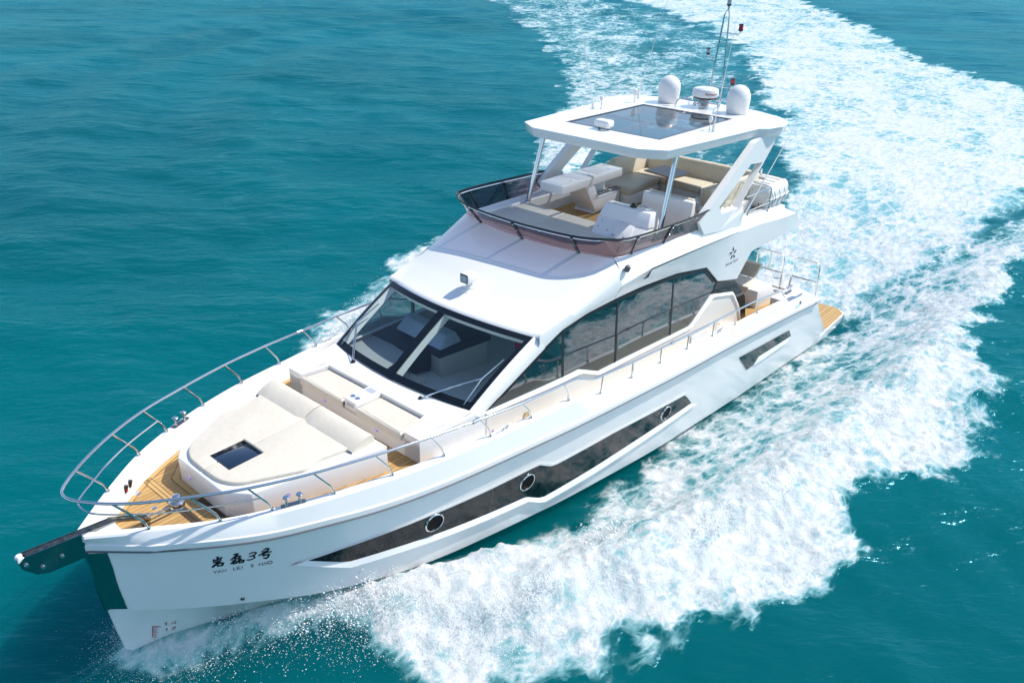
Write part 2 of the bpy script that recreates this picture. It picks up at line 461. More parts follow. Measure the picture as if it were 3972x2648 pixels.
def hull_w(X):   # wetted half breadth along the yacht
    return np.interp(X, [-17.2, -13, -6, -4, -2, -.4, 1.0, 2.2, 3.2, 4.0, 4.3], [2.38, 2.45, 2.42, 2.33, 2.15, 1.9, 1.4, .95, .5, .16, 0])
def water_fields(X, Y):
    dist = np.hypot(X - 7, Y - 9.7)
    # --- warp the outlines so that edges break up
    wx = fbm(X * .33, Y * .33, 3) * 1.7 + fbm(X * 1.3 + 9, Y * 1.3, 3) * .75
    wy = fbm(X * .33 + 40, Y * .33, 3) * 1.7 + fbm(X * 1.3 + 70, Y * 1.3, 3) * .75
    k = np.clip((4.2 - X) / 6, .06, 1) * (1 + np.clip(-X - 25, 0, 60) / 22)
    Xw, Yw_ = X + wx * k, Y + wy * k
    sp = sdf(Xw, Yw_, PORT); ss = sdf(Xw, Yw_, STERN); sb = sdf(Xw, Yw_, STBD)
    # --- base height: wind chop
    h = 0
    r = np.random.default_rng(3)
    for i in range(46):
        lam = 10 ** r.uniform(-.25, 1.05); a = .0052 * lam ** .95
        th = math.radians(205) + r.normal(0, .55)
        kx, ky = 2 * np.pi / lam * np.cos(th), 2 * np.pi / lam * np.sin(th)
        ph = kx * X + ky * Y + r.uniform(0, 6.28) + 1.2 * np.sin(.13 * X + i) + 1.0 * np.sin(.11 * Y + 2 * i)
        h = h + a * (1 - np.abs(np.sin(ph / 2)) * 2) * (.55 + .45 * np.sin(.05 * X + .07 * Y + i))
    far = np.clip(dist / 60, 0, 1)
    h = h * (1 - .3 * far)
    # --- curved wash waves rolling out to starboard
    rr = np.hypot(X + 62, Y + 4)
    h = h + .13 * np.sin(rr * .75) * np.exp(-((rr - 62) / 16) ** 2) * sstep(-10, -24, Y)
    # --- hull side trough, stern hollow
    hw = np.interp(X, [-36, -30, -24, -20, -17, -15, -12, -9, -6, -3, 0, 2, 3.6, 4.5, 5.5], [0, -.1, -.45, -.85, -1.12, -1.12, -.92, -.72, -.5, -.2, .08, .16, .22, .14, 0])
    b = hull_w(X) * np.clip((X + 27) / 9.5, 0, 1); ay = np.abs(Y)
    out = np.clip(ay - b, 0, 50)
    wd = np.interp(X, [-34, -24, -17, -10, -3, 0, 3, 5], [5.5, 4.2, 2.6, 1.9, 1.3, .9, .5, .3])
    nearh = np.exp(-(out / wd) ** 2)
    h = h * (1 - nearh * .75) + hw * nearh
    # --- breaking crest of the bow wave, both sides
    for sg, cr in ((1, [(3.9, .3), (2.6, 1.15), (1.2, 2.1), (-.5, 3.2), (-2.5, 4.25), (-5, 4.9), (-8, 5.2), (-12, 5.5), (-17, 5.3), (-26, 5.4), (-45, 6.4)]),
                   (-1, [(3.9, -.3), (2.4, -1.2), (.6, -2.5), (-2, -4.0), (-5, -5.6), (-9, -7.2), (-16, -10), (-30, -16), (-48, -26)])):
        d = pdist(X, Y, cr, closed=False)
        amp = np.interp(X, [-45, -20, -12, -5, -1, 1.5, 3, 4.2], [.10, .22, .3, .42, .48, .42, .14, .02])
        h = h + amp * np.exp(-(d / .75) ** 2) * (1 + .5 * fbm(X * .9, Y * .9 + 5, 2))
    # --- the sheet of water peeling off the bow
    dsh = pdist(X, np.abs(Y), [(3.4, .62), (2.5, 1.22), (1.3, 1.85), (.1, 2.35), (-1.3, 2.8), (-2.4, 3.1)], False)
    h = h + .24 * np.exp(-(dsh / .20) ** 2) * sstep(3.6, 2.2, X) * sstep(-2.6, -.4, X) * (1 + .9 * fbm(X * 2.1, Y * 2.1, 2))
    # --- foam density
    f1 = sstep(-.28, .5, sp) * np.interp(X, [-70, -30, -16, 4], [.30, .62, .9, .88])
    crest = np.exp(-(pdist(X, Y, [(2.4, 1.5), (1.2, 2.5), (-.5, 3.5), (-2.5, 4.6), (-5, 5.3), (-8, 5.7), (-12, 6.1), (-17, 5.6), (-26, 5.3), (-45, 6.4)], False) / 1.15) ** 2)
    f1 = f1 * (.66 + .5 * crest)
    dc = np.abs(Y - np.interp(X, [-130, -97, -70, -48, -34, -27, -20, -16], [-58, -42, -22, -8, -3, -1.2, -.4, 0]))
    f2 = sstep(-.3, 1.6, ss) * np.interp(X, [-160, -90, -45, -25, -16], [.64, .71, .78, .86, .97])
    f3 = sstep(-.2, .9, sb) * np.interp(X, [-125, -60, -35, -16, -8, 3], [.28, .38, .55, .72, .95, .85])
    # thin turbulent lace between the starboard wash and the stern wake
    lace = [(-18, -6), (-34, -17), (-60, -31), (-100, -64), (-106, -66), (-70, -29.5), (-49, -16.5), (-34.5, -8.6), (-20, -2.6)]
    f4 = sstep(-1, 2, sdf(Xw, Yw_, lace)) * .26
    # gap streaks of open water between the stern wake and the port wash
    gap = [(-15.8, 2.6), (-19.5, 3.2), (-24, 4.0), (-31, 5.2), (-42, 6.4), (-42, 5.0), (-31, 4.3), (-24, 3.2), (-19.5, 2.6)]
    g = sstep(-.4, .9, sdf(Xw, Yw_, gap)) * .26
    f5 = .50 * np.exp(-(pdist(X, np.abs(Y), [(4.25, .05), (3.6, .55), (2.6, 1.15), (1.6, 1.75)], False) / .26) ** 2)
    foam = np.maximum.reduce([f1, f2, f3, f4, f5, .80 * np.exp(-(dsh / .30) ** 2) * sstep(3.5, 2.4, X) * sstep(-2.4, -.6, X)])
    foam = np.clip(foam - g, 0, 1)
    # dark pools left open inside the port wash
    pool = sstep(.12, .42, fbm(X * .42 + 3, Y * .62, 3, .6)) * sstep(-.5, -3.5, X) * (X > -40)
    foam = np.clip(foam - .40 * pool * (f2 < .3) * (crest < .8), 0, 1)
    big = fbm(X * .07 + .05 * Y + 5, (Y - .35 * X) * .22, 3, .6)
    foam = np.clip(foam + big * np.where(X < -18, .42, 0) * (foam > .05), 0, 1)
    streak = fbm(X * .22 + .1 * Y + 5, (Y - .35 * X) * .9, 4, .6)
    foam = np.clip(foam + streak * np.where(foam > .08, .30, 0), 0, 1)
    # --- churned relief
    rel = sstep(.35, .85, foam)
    ds = np.clip(1 - dist / 70, .25, 1)
    h = h + rel * ds * (.28 * fbm(X * .8, Y * .8, 3) + .12 * (np.abs(fbm(X * 2.6, Y * 2.6, 3)) * 2.6 - .4) + .03 * fbm(X * 7, Y * 7, 2))
    churn = np.maximum(f2, f1 * .42)
    return h, foam, np.clip(np.maximum(churn, np.maximum(f3 * .55, f4 * 1.2)), 0, 1)

def axis_lines(a, b, lo, hi, step, g):
    n = int((b - a) / step); xs = [a + (b - a) * i / n for i in range(n + 1)]
    s = step; x = b; R_ = []
    while x < hi: s *= g; x += s; R_.append(x)
    s = step; x = a; L_ = []
    while x > lo: s *= g; x -= s; L_.append(x)
    return np.array(L_[::-1] + xs + R_)
gx_ = axis_lines(-19, 5.5, -2500, 600, .055, 1.019)
gy_ = axis_lines(-9.5, 9, -1800, 900, .055, 1.022)
XX, YY = np.meshgrid(gx_, gy_, indexing='ij')
HH, FOAM, CHURN = water_fields(XX, YY)
fade = np.clip(1 - (np.hypot(XX, YY) - 180) / 200, 0, 1)
HH = HH * fade; FOAM = FOAM * fade; CHURN = CHURN * fade
nx, ny = XX.shape
co = np.stack([XX, YY, HH], -1).reshape(-1, 3).astype('f4')
idx = np.arange(nx * ny).reshape(nx, ny)
q = np.stack([idx[:-1, :-1], idx[1:, :-1], idx[1:, 1:], idx[:-1, 1:]], -1).reshape(-1, 4)
# leave out the cells under the hull's middle
cx = XX[:-1, :-1].ravel(); cy = YY[:-1, :-1].ravel()
q = q[~((cx > -16.2) & (cx < 2.2) & (np.abs(cy) < hull_w(cx) - .75))]
me = bpy.data.meshes.new('sea_water')
me.vertices.add(len(co)); me.vertices.foreach_set('co', co.ravel())
me.loops.add(q.size); me.loops.foreach_set('vertex_index', q.ravel().astype('i4'))
me.polygons.add(len(q)); me.polygons.foreach_set('loop_start', np.arange(0, q.size, 4, dtype='i4'))
me.polygons.foreach_set('use_smooth', np.ones(len(q), bool))
me.update(calc_edges=True)
for nm, arr in (('foam', FOAM), ('churn', CHURN)):
    at = me.attributes.new(nm, 'FLOAT', 'POINT'); at.data.foreach_set('value', arr.ravel().astype('f4'))
sea = bpy.data.objects.new('sea_water', me); COL.objects.link(sea)
sea['kind'] = 'structure'

m = bpy.data.materials.new('sea_water'); m.use_nodes = True
t = m.node_tree; N = t.nodes.new; L = t.links.new
b = t.nodes['Principled BSDF']
def mth(op, a, c=None, d=None, clamp=False):
    n = N('ShaderNodeMath'); n.operation = op; n.use_clamp = clamp
    for i, v in enumerate((a, c, d)):
        if v is None: continue
        if isinstance(v, (int, float)): n.inputs[i].default_value = v
        else: L(v, n.inputs[i])
    return n.outputs[0]
def nz(vec, sc, det, rough=.55, dist=0.0, kind='FBM'):
    n = N('ShaderNodeTexNoise'); n.inputs['Scale'].default_value = sc; n.inputs['Detail'].default_value = det
    n.inputs['Roughness'].default_value = rough; n.inputs['Distortion'].default_value = dist
    n.noise_type = kind
    L(vec, n.inputs['Vector']); return n.outputs['Fac']
def mrange(v, a, b_, c=0.0, d=1.0, smooth=True):
    n = N('ShaderNodeMapRange'); n.interpolation_type = 'SMOOTHSTEP' if smooth else 'LINEAR'
    L(v, n.inputs['Value'])
    for k_, val in (('From Min', a), ('From Max', b_), ('To Min', c), ('To Max', d)): n.inputs[k_].default_value = val
    return n.outputs['Result']
def cmix(f, a, c):
    n = N('ShaderNodeMix'); n.data_type = 'RGBA'
    L(f, n.inputs['Factor'])
    for k_, v in (('A', a), ('B', c)):
        if isinstance(v, tuple): n.inputs[k_].default_value = v
        else: L(v, n.inputs[k_])
    return n.outputs['Result']
tc = N('ShaderNodeTexCoord').outputs['Object']
af = N('ShaderNodeAttribute'); af.attribute_name = 'foam'; af = af.outputs['Fac']
ac = N('ShaderNodeAttribute'); ac.attribute_name = 'churn'; ac = ac.outputs['Fac']
mp = N('ShaderNodeMapping'); mp.inputs['Scale'].default_value = (.8, 1.25, 1); mp.inputs['Rotation'].default_value = (0, 0, .38)
L(tc, mp.inputs['Vector']); mv = mp.outputs[0]
n1 = nz(mv, .85, 9, .62, .6)
n2 = nz(mv, 3.6, 7, .68, .35)
# lace: stretched cells, walls of cells are foam
wv = N('ShaderNodeVectorMath'); wv.operation = 'MULTIPLY_ADD'
nzc = N('ShaderNodeTexNoise'); nzc.inputs['Scale'].default_value = 1.1; nzc.inputs['Detail'].default_value = 4; L(mv, nzc.inputs['Vector'])
L(nzc.outputs['Color'], wv.inputs[0]); wv.inputs[1].default_value = (.9, .9, .9); L(mv, wv.inputs[2])
def vor(sc):
    v_ = N('ShaderNodeTexVoronoi'); v_.feature = 'DISTANCE_TO_EDGE'; v_.inputs['Scale'].default_value = sc
    L(wv.outputs[0], v_.inputs['Vector']); return v_.outputs['Distance']
lace0 = mrange(vor(.62), 0.0, .22, 1, 0)
lace1 = mrange(vor(1.5), 0.0, .26, 1, 0)
lace2 = mrange(vor(4.6), 0.0, .30, 1, 0)
lac = mth('ADD', mth('ADD', mth('MULTIPLY', lace1, .24), mth('MULTIPLY', lace2, .16)), mth('MULTIPLY', lace0, .16))
tex = mth('ADD', mth('ADD', mth('MULTIPLY', n1, .62), mth('MULTIPLY', n2, .50)), lac)     # about .3 .. 1.1
mpl = N('ShaderNodeMapping'); mpl.inputs['Rotation'].default_value = (0, 0, math.radians(-35)); L(tc, mpl.inputs['Vector'])
mpm = N('ShaderNodeMapping'); mpm.inputs['Scale'].default_value = (.5, 1.1, 1); L(mpl.outputs[0], mpm.inputs['Vector'])
n0 = nz(mpm.outputs[0], .33, 4, .6, .5)
s_ = mth('ADD', mth('ADD', tex, mth('MULTIPLY', mth('SUBTRACT', n0, .5), 1.15)), mth('MULTIPLY', af, .80))
mask = mrange(s_, 1.10, 1.58)
mask = mth('MULTIPLY', mask, mrange(af, .03, .16))
thin = mth('MULTIPLY', mrange(s_, .90, 1.3), mrange(af, .03, .35))
# body colour of the water
lowf = nz(tc, .055, 3, .5)
body = cmix(mrange(lowf, .35, .65), (.0004, .083, .094, 1), (.0005, .107, .121, 1))
body = cmix(mrange(ac, .12, 1.0, 0, .84), body, (.19, .43, .455, 1))
body = cmix(mth('MULTIPLY', thin, .60), body, (.24, .50, .52, 1))
fcol = cmix(mrange(n2, .35, .65), (.50, .565, .575, 1), (.70, .70, .69, 1))
bcol = cmix(mask, body, fcol)
# ripples and foam relief
mp0 = N('ShaderNodeMapping'); mp0.inputs['Rotation'].default_value = (0, 0, math.radians(-41)); L(tc, mp0.inputs['Vector'])
mp2 = N('ShaderNodeMapping'); mp2.inputs['Scale'].default_value = (1.6, .62, 1); L(mp0.outputs[0], mp2.inputs['Vector'])
r1 = nz(mp2.outputs[0], 1.15, 4, .62, .12); r2 = nz(mp2.outputs[0], 4.6, 4, .6, .1); r3 = nz(mp2.outputs[0], .32, 3, .5, .1)
gust = mrange(nz(tc, .045, 3, .55), .3, .7, .55, 1.25)
bh = mth('ADD', mth('ADD', mth('MULTIPLY', r1, .18), mth('MULTIPLY', r2, .028)), mth('MULTIPLY', r3, .55))
bh = mth('MULTIPLY', bh, gust)
bp1 = N('ShaderNodeBump'); bp1.inputs['Strength'].default_value = .62; bp1.inputs['Distance'].default_value = 1.0; L(bh, bp1.inputs['Height'])
fh = mth('MULTIPLY', mth('ADD', mth('ADD', mth('MULTIPLY', n2, .12), mth('MULTIPLY', nz(tc, 14, 5, .65), .045)), mth('MULTIPLY', n1, .12)), mrange(af, .12, .6))
bp2 = N('ShaderNodeBump'); bp2.inputs['Strength'].default_value = .8; bp2.inputs['Distance'].default_value = 1.0
L(fh, bp2.inputs['Height']); L(bp1.outputs[0], bp2.inputs['Normal'])
t.nodes.remove(b)
df = N('ShaderNodeBsdfDiffuse'); L(bcol, df.inputs['Color']); L(bp2.outputs[0], df.inputs['Normal'])
# light scatters for metres inside the water body, hardly at all in foam
ss_ = N('ShaderNodeSubsurfaceScattering'); ss_.falloff = 'BURLEY'; L(bcol, ss_.inputs['Color']); L(bp2.outputs[0], ss_.inputs['Normal'])
ss_.inputs['Scale'].default_value = 3.4; ss_.inputs['Radius'].default_value = (.4, 1.0, 1.0)
dm = N('ShaderNodeMixShader'); L(mrange(mask, 0, .8, .90, .25, False), dm.inputs[0]); L(df.outputs[0], dm.inputs[1]); L(ss_.outputs[0], dm.inputs[2])
gs = N('ShaderNodeBsdfGlossy'); gs.inputs[0].default_value = (.34, .78, 1, 1); L(mrange(mask, 0, 1, .16, .6, False), gs.inputs['Roughness']); L(bp2.outputs[0], gs.inputs['Normal'])
fz = N('ShaderNodeFresnel'); fz.inputs[0].default_value = 1.333; L(bp2.outputs[0], fz.inputs['Normal'])
mxs = N('ShaderNodeMixShader')
L(mth('MULTIPLY', mth('MINIMUM', mth('MULTIPLY_ADD', fz.outputs[0], .48, .006), .30), mrange(mask, 0, 1, 1.0, .25, False)), mxs.inputs[0])
L(dm.outputs[0], mxs.inputs[1]); L(gs.outputs[0], mxs.inputs[2])
L(mxs.outputs[0], t.nodes['Material Output'].inputs['Surface'])
me.materials.append(m)

# ------------------------------------------------------------------ flying spray: one cloud of droplets and small foam clots
def spray():
    r = np.random.default_rng(11)
    P = []; S = []
    def burst(n, c, sd, zlo, zhi, s0, s1):
        x = r.normal(c[0], sd[0], n); y = r.normal(c[1], sd[1], n); z = zlo + (zhi - zlo) * r.random(n) ** 2.0
        P.append(np.stack([x, y, z], 1)); S.append(s0 + (s1 - s0) * r.random(n) ** 3)
    # droplets thrown off the stem and along the port bow
    burst(3200, (4.30, .15), (.24, .24), .0, .75, .0015, .005)
    burst(2600, (3.8, .65), (.35, .22), .0, .42, .0015, .005)
    burst(800, (4.1, -.5), (.3, .3), .02, .45, .002, .007)
    line = [(3.6, .7), (2.6, 1.35), (1.6, 2.4), (.6, 3.4), (-.6, 4.2), (-2.4, 5.0), (-5, 5.6), (-8, 6.0), (-12, 6.6), (-16, 6.0)]
    for i in range(len(line) - 1):
        for k in range(9 if i < 4 else 3):
            tt = (k + r.random()) / (9 if i < 4 else 3)
            c = (line[i][0] * (1 - tt) + line[i + 1][0] * tt, line[i][1] * (1 - tt) + line[i + 1][1] * tt)
            burst(620 if i < 4 else 90, (c[0] + r.normal(0, .15), c[1] + r.normal(0, .25) - .25), (.30, .30), .04, .25 + .38 * r.random(), .002, .009)
    # little crowns where the crest breaks
    for k in range(34):
        tt = r.random() * 8.5; i = int(tt); tt -= i
        i = min(i, len(line) - 2)
        c = (line[i][0] * (1 - tt) + line[i + 1][0] * tt + r.normal(0, .15), line[i][1] * (1 - tt) + line[i + 1][1] * tt - .5 * r.random() - .15)
        burst(150, c, (.09, .07), .15, .6, .004, .017)
    burst(500, (-2.6, 3.6), (.35, .2), .05, .55, .005, .022)
    # starboard side crest
    for k in range(40):
        tt = k / 40
        burst(90, (-1 - 13 * tt, -4.6 - 5.2 * tt), (.4, .3), .1, .5, .006, .022)
    # mist of clots over the stern wake
    burst(1600, (-19.5, 1.2), (1.6, 1.9), -.5, .35, .006, .024)
    P_ = np.concatenate(P); S_ = np.concatenate(S)
    ok = ~((P_[:, 0] < 4.1) & (P_[:, 0] > -17) & (np.abs(P_[:, 1]) < hull_w(P_[:, 0]) + .12 + P_[:, 2] * .35))
    P_ = P_[ok]; S_ = S_[ok]; n = len(P_)
    hh, _, _ = water_fields(P_[:, 0], P_[:, 1])
    P_[:, 2] += np.clip(hh, -1, .35) - .05
    o = np.array([(1, 0, 0), (-1, 0, 0), (0, 1, 0), (0, -1, 0), (0, 0, 1), (0, 0, -1)], float)
    st = np.stack([r.uniform(.7, 1.6, n), r.uniform(.7, 1.6, n), r.uniform(.7, 1.3, n)], 1)
    V = (P_[:, None, :] + o[None] * (S_[:, None, None] * st[:, None, :])).reshape(-1, 3).astype('f4')
    F = np.array([(0, 2, 4), (2, 1, 4), (1, 3, 4), (3, 0, 4), (2, 0, 5), (1, 2, 5), (3, 1, 5), (0, 3, 5)])
    Fa = (F[None] + (np.arange(n) * 6)[:, None, None]).reshape(-1, 3)
    me = bpy.data.meshes.new('spray'); me.vertices.add(len(V)); me.vertices.foreach_set('co', V.ravel())
    me.loops.add(Fa.size); me.loops.foreach_set('vertex_index', Fa.ravel().astype('i4'))
    me.polygons.add(len(Fa)); me.polygons.foreach_set('loop_start', np.arange(0, Fa.size, 3, dtype='i4'))
    me.polygons.foreach_set('use_smooth', np.ones(len(Fa), bool))
    me.update(calc_edges=True)
    me.materials.append(pmat('spray_droplets', (.86, .88, .88, 1), .25))
    o = bpy.data.objects.new('spray', me); COL.objects.link(o)
    tag(o, 'fine white spray droplets flying off the bow and the wash', 'spray', kind='stuff')
spray()
# lettering traced as strokes: (x, z) on the topsides
BRUSH= [[[[3.223, -0.6126], [3.2002, -0.6194], [3.2086, -0.6539]], [[3.2466, -0.6454], [3.253, -0.6797], [3.2159, -0.6667], [3.1942, -0.6641]], [[3.1573, -0.6289], [3.1767, -0.6535], [3.1852, -0.6719]], [[3.2581, -0.7133], [3.2144, -0.7059], [3.167, -0.6846]], [[3.1827, -0.6898], [3.2222, -0.7448], [3.2498, -0.7734], [3.2714, -0.8032]], [[3.2175, -0.7459], [3.2095, -0.739], [3.1719, -0.733], [3.152, -0.7446], [3.1629, -0.7878], [3.2068, -0.7904], [3.2176, -0.7488]], [[3.0323, -0.6189], [3.0069, -0.619], [2.969, -0.6184]], [[2.9829, -0.6191], [3.0187, -0.6699], [3.0675, -0.7173]], [[3.0222, -0.6717], [2.9808, -0.6632], [2.9534, -0.6753], [2.9736, -0.7084], [3.0115, -0.7061], [3.0223, -0.6745]], [[3.0495, -0.734], [3.0038, -0.7303]], [[3.0158, -0.735], [3.0421, -0.767], [3.0698, -0.79]], [[3.0404, -0.7647], [2.9945, -0.7612], [3.0086, -0.7948], [3.0356, -0.7957], [3.0421, -0.767]], [[2.9811, -0.7271], [2.9392, -0.7255]], [[2.9516, -0.7296], [2.9769, -0.758], [3.002, -0.7806]], [[2.9752, -0.7587], [2.9419, -0.7579], [2.9159, -0.7708], [2.9283, -0.7984], [2.9669, -0.7988], [2.9753, -0.7645]], [[2.701, -0.6623], [2.6889, -0.6933]], [[2.6867, -0.6457], [2.6389, -0.6333], [2.6213, -0.6474], [2.6357, -0.6835], [2.6853, -0.6858]], [[2.7461, -0.7381], [2.7016, -0.7211], [2.6553, -0.7058], [2.5842, -0.7176]], [[2.6732, -0.7229], [2.6931, -0.7641], [2.6557, -0.7562], [2.6164, -0.7574], [2.6292, -0.8052], [2.6526, -0.8262], [2.6882, -0.8036]]], 0.016]
THREE= [[[[2.8557, -0.6722], [2.8343, -0.6538], [2.7922, -0.6519], [2.7687, -0.6724], [2.786, -0.6983], [2.825, -0.713], [2.8603, -0.7203]], [[2.825, -0.713], [2.7989, -0.7276], [2.7886, -0.7445], [2.7978, -0.7676], [2.8299, -0.7819], [2.8652, -0.7803], [2.886, -0.7664]]], 0.011]
LATIN= [[[[3.264, -0.8707], [3.2425, -0.9043], [3.2216, -0.871]], [[3.2424, -0.9032], [3.2407, -0.9296]], [[3.2138, -0.9291], [3.1975, -0.8738], [3.1679, -0.9255]], [[3.2068, -0.91], [3.1814, -0.9073]], [[3.1584, -0.9248], [3.1613, -0.8737], [3.122, -0.9247], [3.1233, -0.8691]], [[3.0403, -0.8679], [3.037, -0.9225], [3.0067, -0.9266]], [[2.9577, -0.8774], [2.9963, -0.8711], [2.9928, -0.9247], [2.9575, -0.9292]], [[2.9948, -0.8983], [2.9603, -0.9031]], [[2.94, -0.8755], [2.9345, -0.9301]], [[2.8446, -0.8892], [2.8248, -0.8821], [2.8109, -0.8977], [2.8307, -0.9067], [2.8114, -0.9233], [2.8152, -0.9368], [2.8419, -0.9322]], [[2.741, -0.888], [2.7381, -0.9433]], [[2.6998, -0.8921], [2.6961, -0.9527]], [[2.7396, -0.9156], [2.6983, -0.9228]], [[2.6859, -0.9489], [2.6657, -0.8964], [2.639, -0.9523]], [[2.6786, -0.9306], [2.6497, -0.9359]], [[2.5794, -0.932], [2.5804, -0.9428], [2.5853, -0.9513], [2.5934, -0.9562], [2.6034, -0.9567], [2.6139, -0.9527], [2.6232, -0.9449], [2.6299, -0.9345], [2.633, -0.9231], [2.632, -0.9124], [2.6271, -0.9039], [2.6191, -0.8991], [2.6091, -0.8986], [2.5986, -0.9024], [2.5893, -0.9102], [2.5826, -0.9205], [2.5794, -0.932]]], 0.0055]
STAR= [[[-9.0857, 0.9634], [-9.1721, 0.8526], [-9.1826, 0.8362], [-9.1434, 0.8312], [-9.1035, 0.8803]], [[-9.3189, 0.8239], [-9.2819, 0.7683], [-9.2475, 0.746], [-9.2179, 0.7814], [-9.2498, 0.8247]], [[-8.967, 0.8303], [-9.1129, 0.8193], [-9.1151, 0.7827], [-9.0334, 0.785]], [[-9.1224, 0.7513], [-9.1621, 0.7289], [-9.1717, 0.6672], [-9.1311, 0.624], [-9.1353, 0.691]], [[-9.2346, 0.7155], [-9.3009, 0.6857], [-9.3514, 0.6167], [-9.211, 0.6857]]]
# ================================================================== YACHT
yacht = empty('motor_yacht')
yacht.matrix_world = YM
tag(yacht, 'white flybridge motor yacht speeding through turquoise water', 'motor yacht')
def P(name, mb, mat, parent=yacht, **k): return mb.build(name, mat, parent, **k)

# ---- hull shell
def ks(s, xa, xb): return xa + (xb - xa) * s
ss = list(np.linspace(0, .55, 34)) + list(np.linspace(.57, .9, 40)) + list(np.linspace(.905, 1, 26))
def zk(x): return float(I(x, [-17, 0, 2.5, 3.5, 4.0, 4.26], [-4.2, -3.5, -3.12, -2.85, -2.6, -2.3]))
def zdk(x): return float(I(x, [-12.6, -1.6, -.6, -.3, 4.4], [Zg(-12.6) - .36, Zg(-1.6) - .36, -.47, -.455, -.455]))
curves = [
 (-12.75, 4.25, lambda x: (max(.02, Yg(x) - .11), zdk(x))),
 (-12.75, 4.40, lambda x: (max(.02, Yg(x) - .055), Zg(x))),
 (-12.75, 4.44, lambda x: (Yg(x) + .05, Zg(x) - .004)),
 (-12.80, 4.45, lambda x: (Yg(x) + .075, Zg(x) - .03)),
 (-13.70, 4.46, lambda x: (Yr(x) - .014, Zr(x) + .115)),
 (-13.70, 4.47, lambda x: (Yr(x) + .010, Zr(x) + .10)),
 (-13.72, 4.47, lambda x: (Yr(x) + .012, Zr(x) + .015)),
 (-13.75, 4.43, lambda x: (SIDE(x, Zr(x)), Zr(x) - .004)),
 (-14.2, 4.42, lambda x: (SIDE(x, Zr(x) * .75 + Zc(x) * .25), Zr(x) * .75 + Zc(x) * .25)),
 (-14.75, 4.41, lambda x: (SIDE(x, Zr(x) * .5 + Zc(x) * .5), Zr(x) * .5 + Zc(x) * .5)),
 (-15.35, 4.38, lambda x: (SIDE(x, Zr(x) * .2 + Zc(x) * .8), Zr(x) * .2 + Zc(x) * .8)),
 (-17.0, 4.36, lambda x: (Yc(x), Zc(x))),
]
def rows_of(cs, sl):
    R_ = []
    for s in sl:
        R_.append([(x, *f(x)) for xa, xb, f in cs for x in [ks(s, xa, xb)]])
    return R_
hb = MB()
R_ = rows_of(curves, ss)
tip = [(x + .012, 0, z) for x, y, z in R_[-1]]
hb.grid(R_ + [tip])
hb.both()
# transom closing plates
a = R_[0][4:]
hb.grid([a, [(x, 0, z) for x, y, z in a], [(x, -y, z) for x, y, z in a]])
hull = P('hull', hb, WHITE, smooth=24)
bot = [(-17.0, 4.36, lambda x: (Yc(x), Zc(x))), (-16.98, 4.352, lambda x: (Yc(x) * .96, Zc(x) - .03)),
       (-16.9, 4.32, lambda x: (Yc(x) * (.55 if x > 2 else float(I(x, [-4, 2], [.8, .55]))), Zc(x) * .55 + zk(x) * .45)),
       (-16.9, 4.26, lambda x: (.02, zk(x)))]
def bottom(lo, hi):
    sl = [s for s in ss if lo - .02 <= -17 + 21.36 * s <= hi + .02]
    m = MB(); R = rows_of(bot, sl)
    if hi > 4: R.append([(x + .01, 0, z) for x, y, z in R[-1]])
    return m.grid(R).both()
P('hull_bottom', bottom(-2.6, 4.4), WHITE, hull, smooth=30)
P('antifouled_bottom', bottom(-17.1, -2.4), ANTIF, hull, smooth=30)
# ---- rub rail: thin dark strip with a bright steel bead
rr = MB()
xs = [-13.6 + i * .25 for i in range(70)] + [3.9, 4.05, 4.2, 4.32, 4.4]
rr.grid([[(x, Yr(x) + .016, Zr(x) + .02), (x, Yr(x) + .03, Zr(x) + .005), (x, Yr(x) + .016, Zr(x) - .014), (x, Yr(x) - .03, Zr(x) - .02)] for x in xs] + [[(4.492, .03, Zr(4.44) + .02), (4.50, .03, Zr(4.44) + .005), (4.492, .03, Zr(4.44) - .014), (4.45, .03, Zr(4.44) - .02)], [(4.495, 0, Zr(4.44) + .02), (4.505, 0, Zr(4.44) + .005), (4.495, 0, Zr(4.44) - .014), (4.45, 0, Zr(4.44) - .02)]]).both()
P('rub_rail', rr, RUBBER, hull)
for s in (1, -1):
    e = MB().tube([(-13.40, s * (Yr(-13.4) + .012), Zr(-13.4) + .03), (-13.72, s * (Yr(-13.7) + .012), Zr(-13.7) + .03)], .034, 12)
    P('rub_rail_end_cap', e, STEEL, hull)
# ---- polished stem plate
sp_ = MB()
rows = []
for k in range(9):
    t_ = k / 8; z = -.40 - 1.06 * t_
    xs_ = float(I(z, [-1.47, -1.3, -1.0, -.65, -.36], [4.376, 4.394, 4.424, 4.436, 4.462]))
    row = [(xs_ + .022, 0, z), (xs_ + .012, max(.03, SIDE(xs_ - .02, z)) + .004, z)]
    for j in range(1, 6):
        x = xs_ - .20 * j / 5
        row.append((x, SIDE(x, z) + .010, z))
    rows.append(row)
sp_.grid(rows).both()
P('stem_plate', sp_, STEELM, hull, smooth=50)
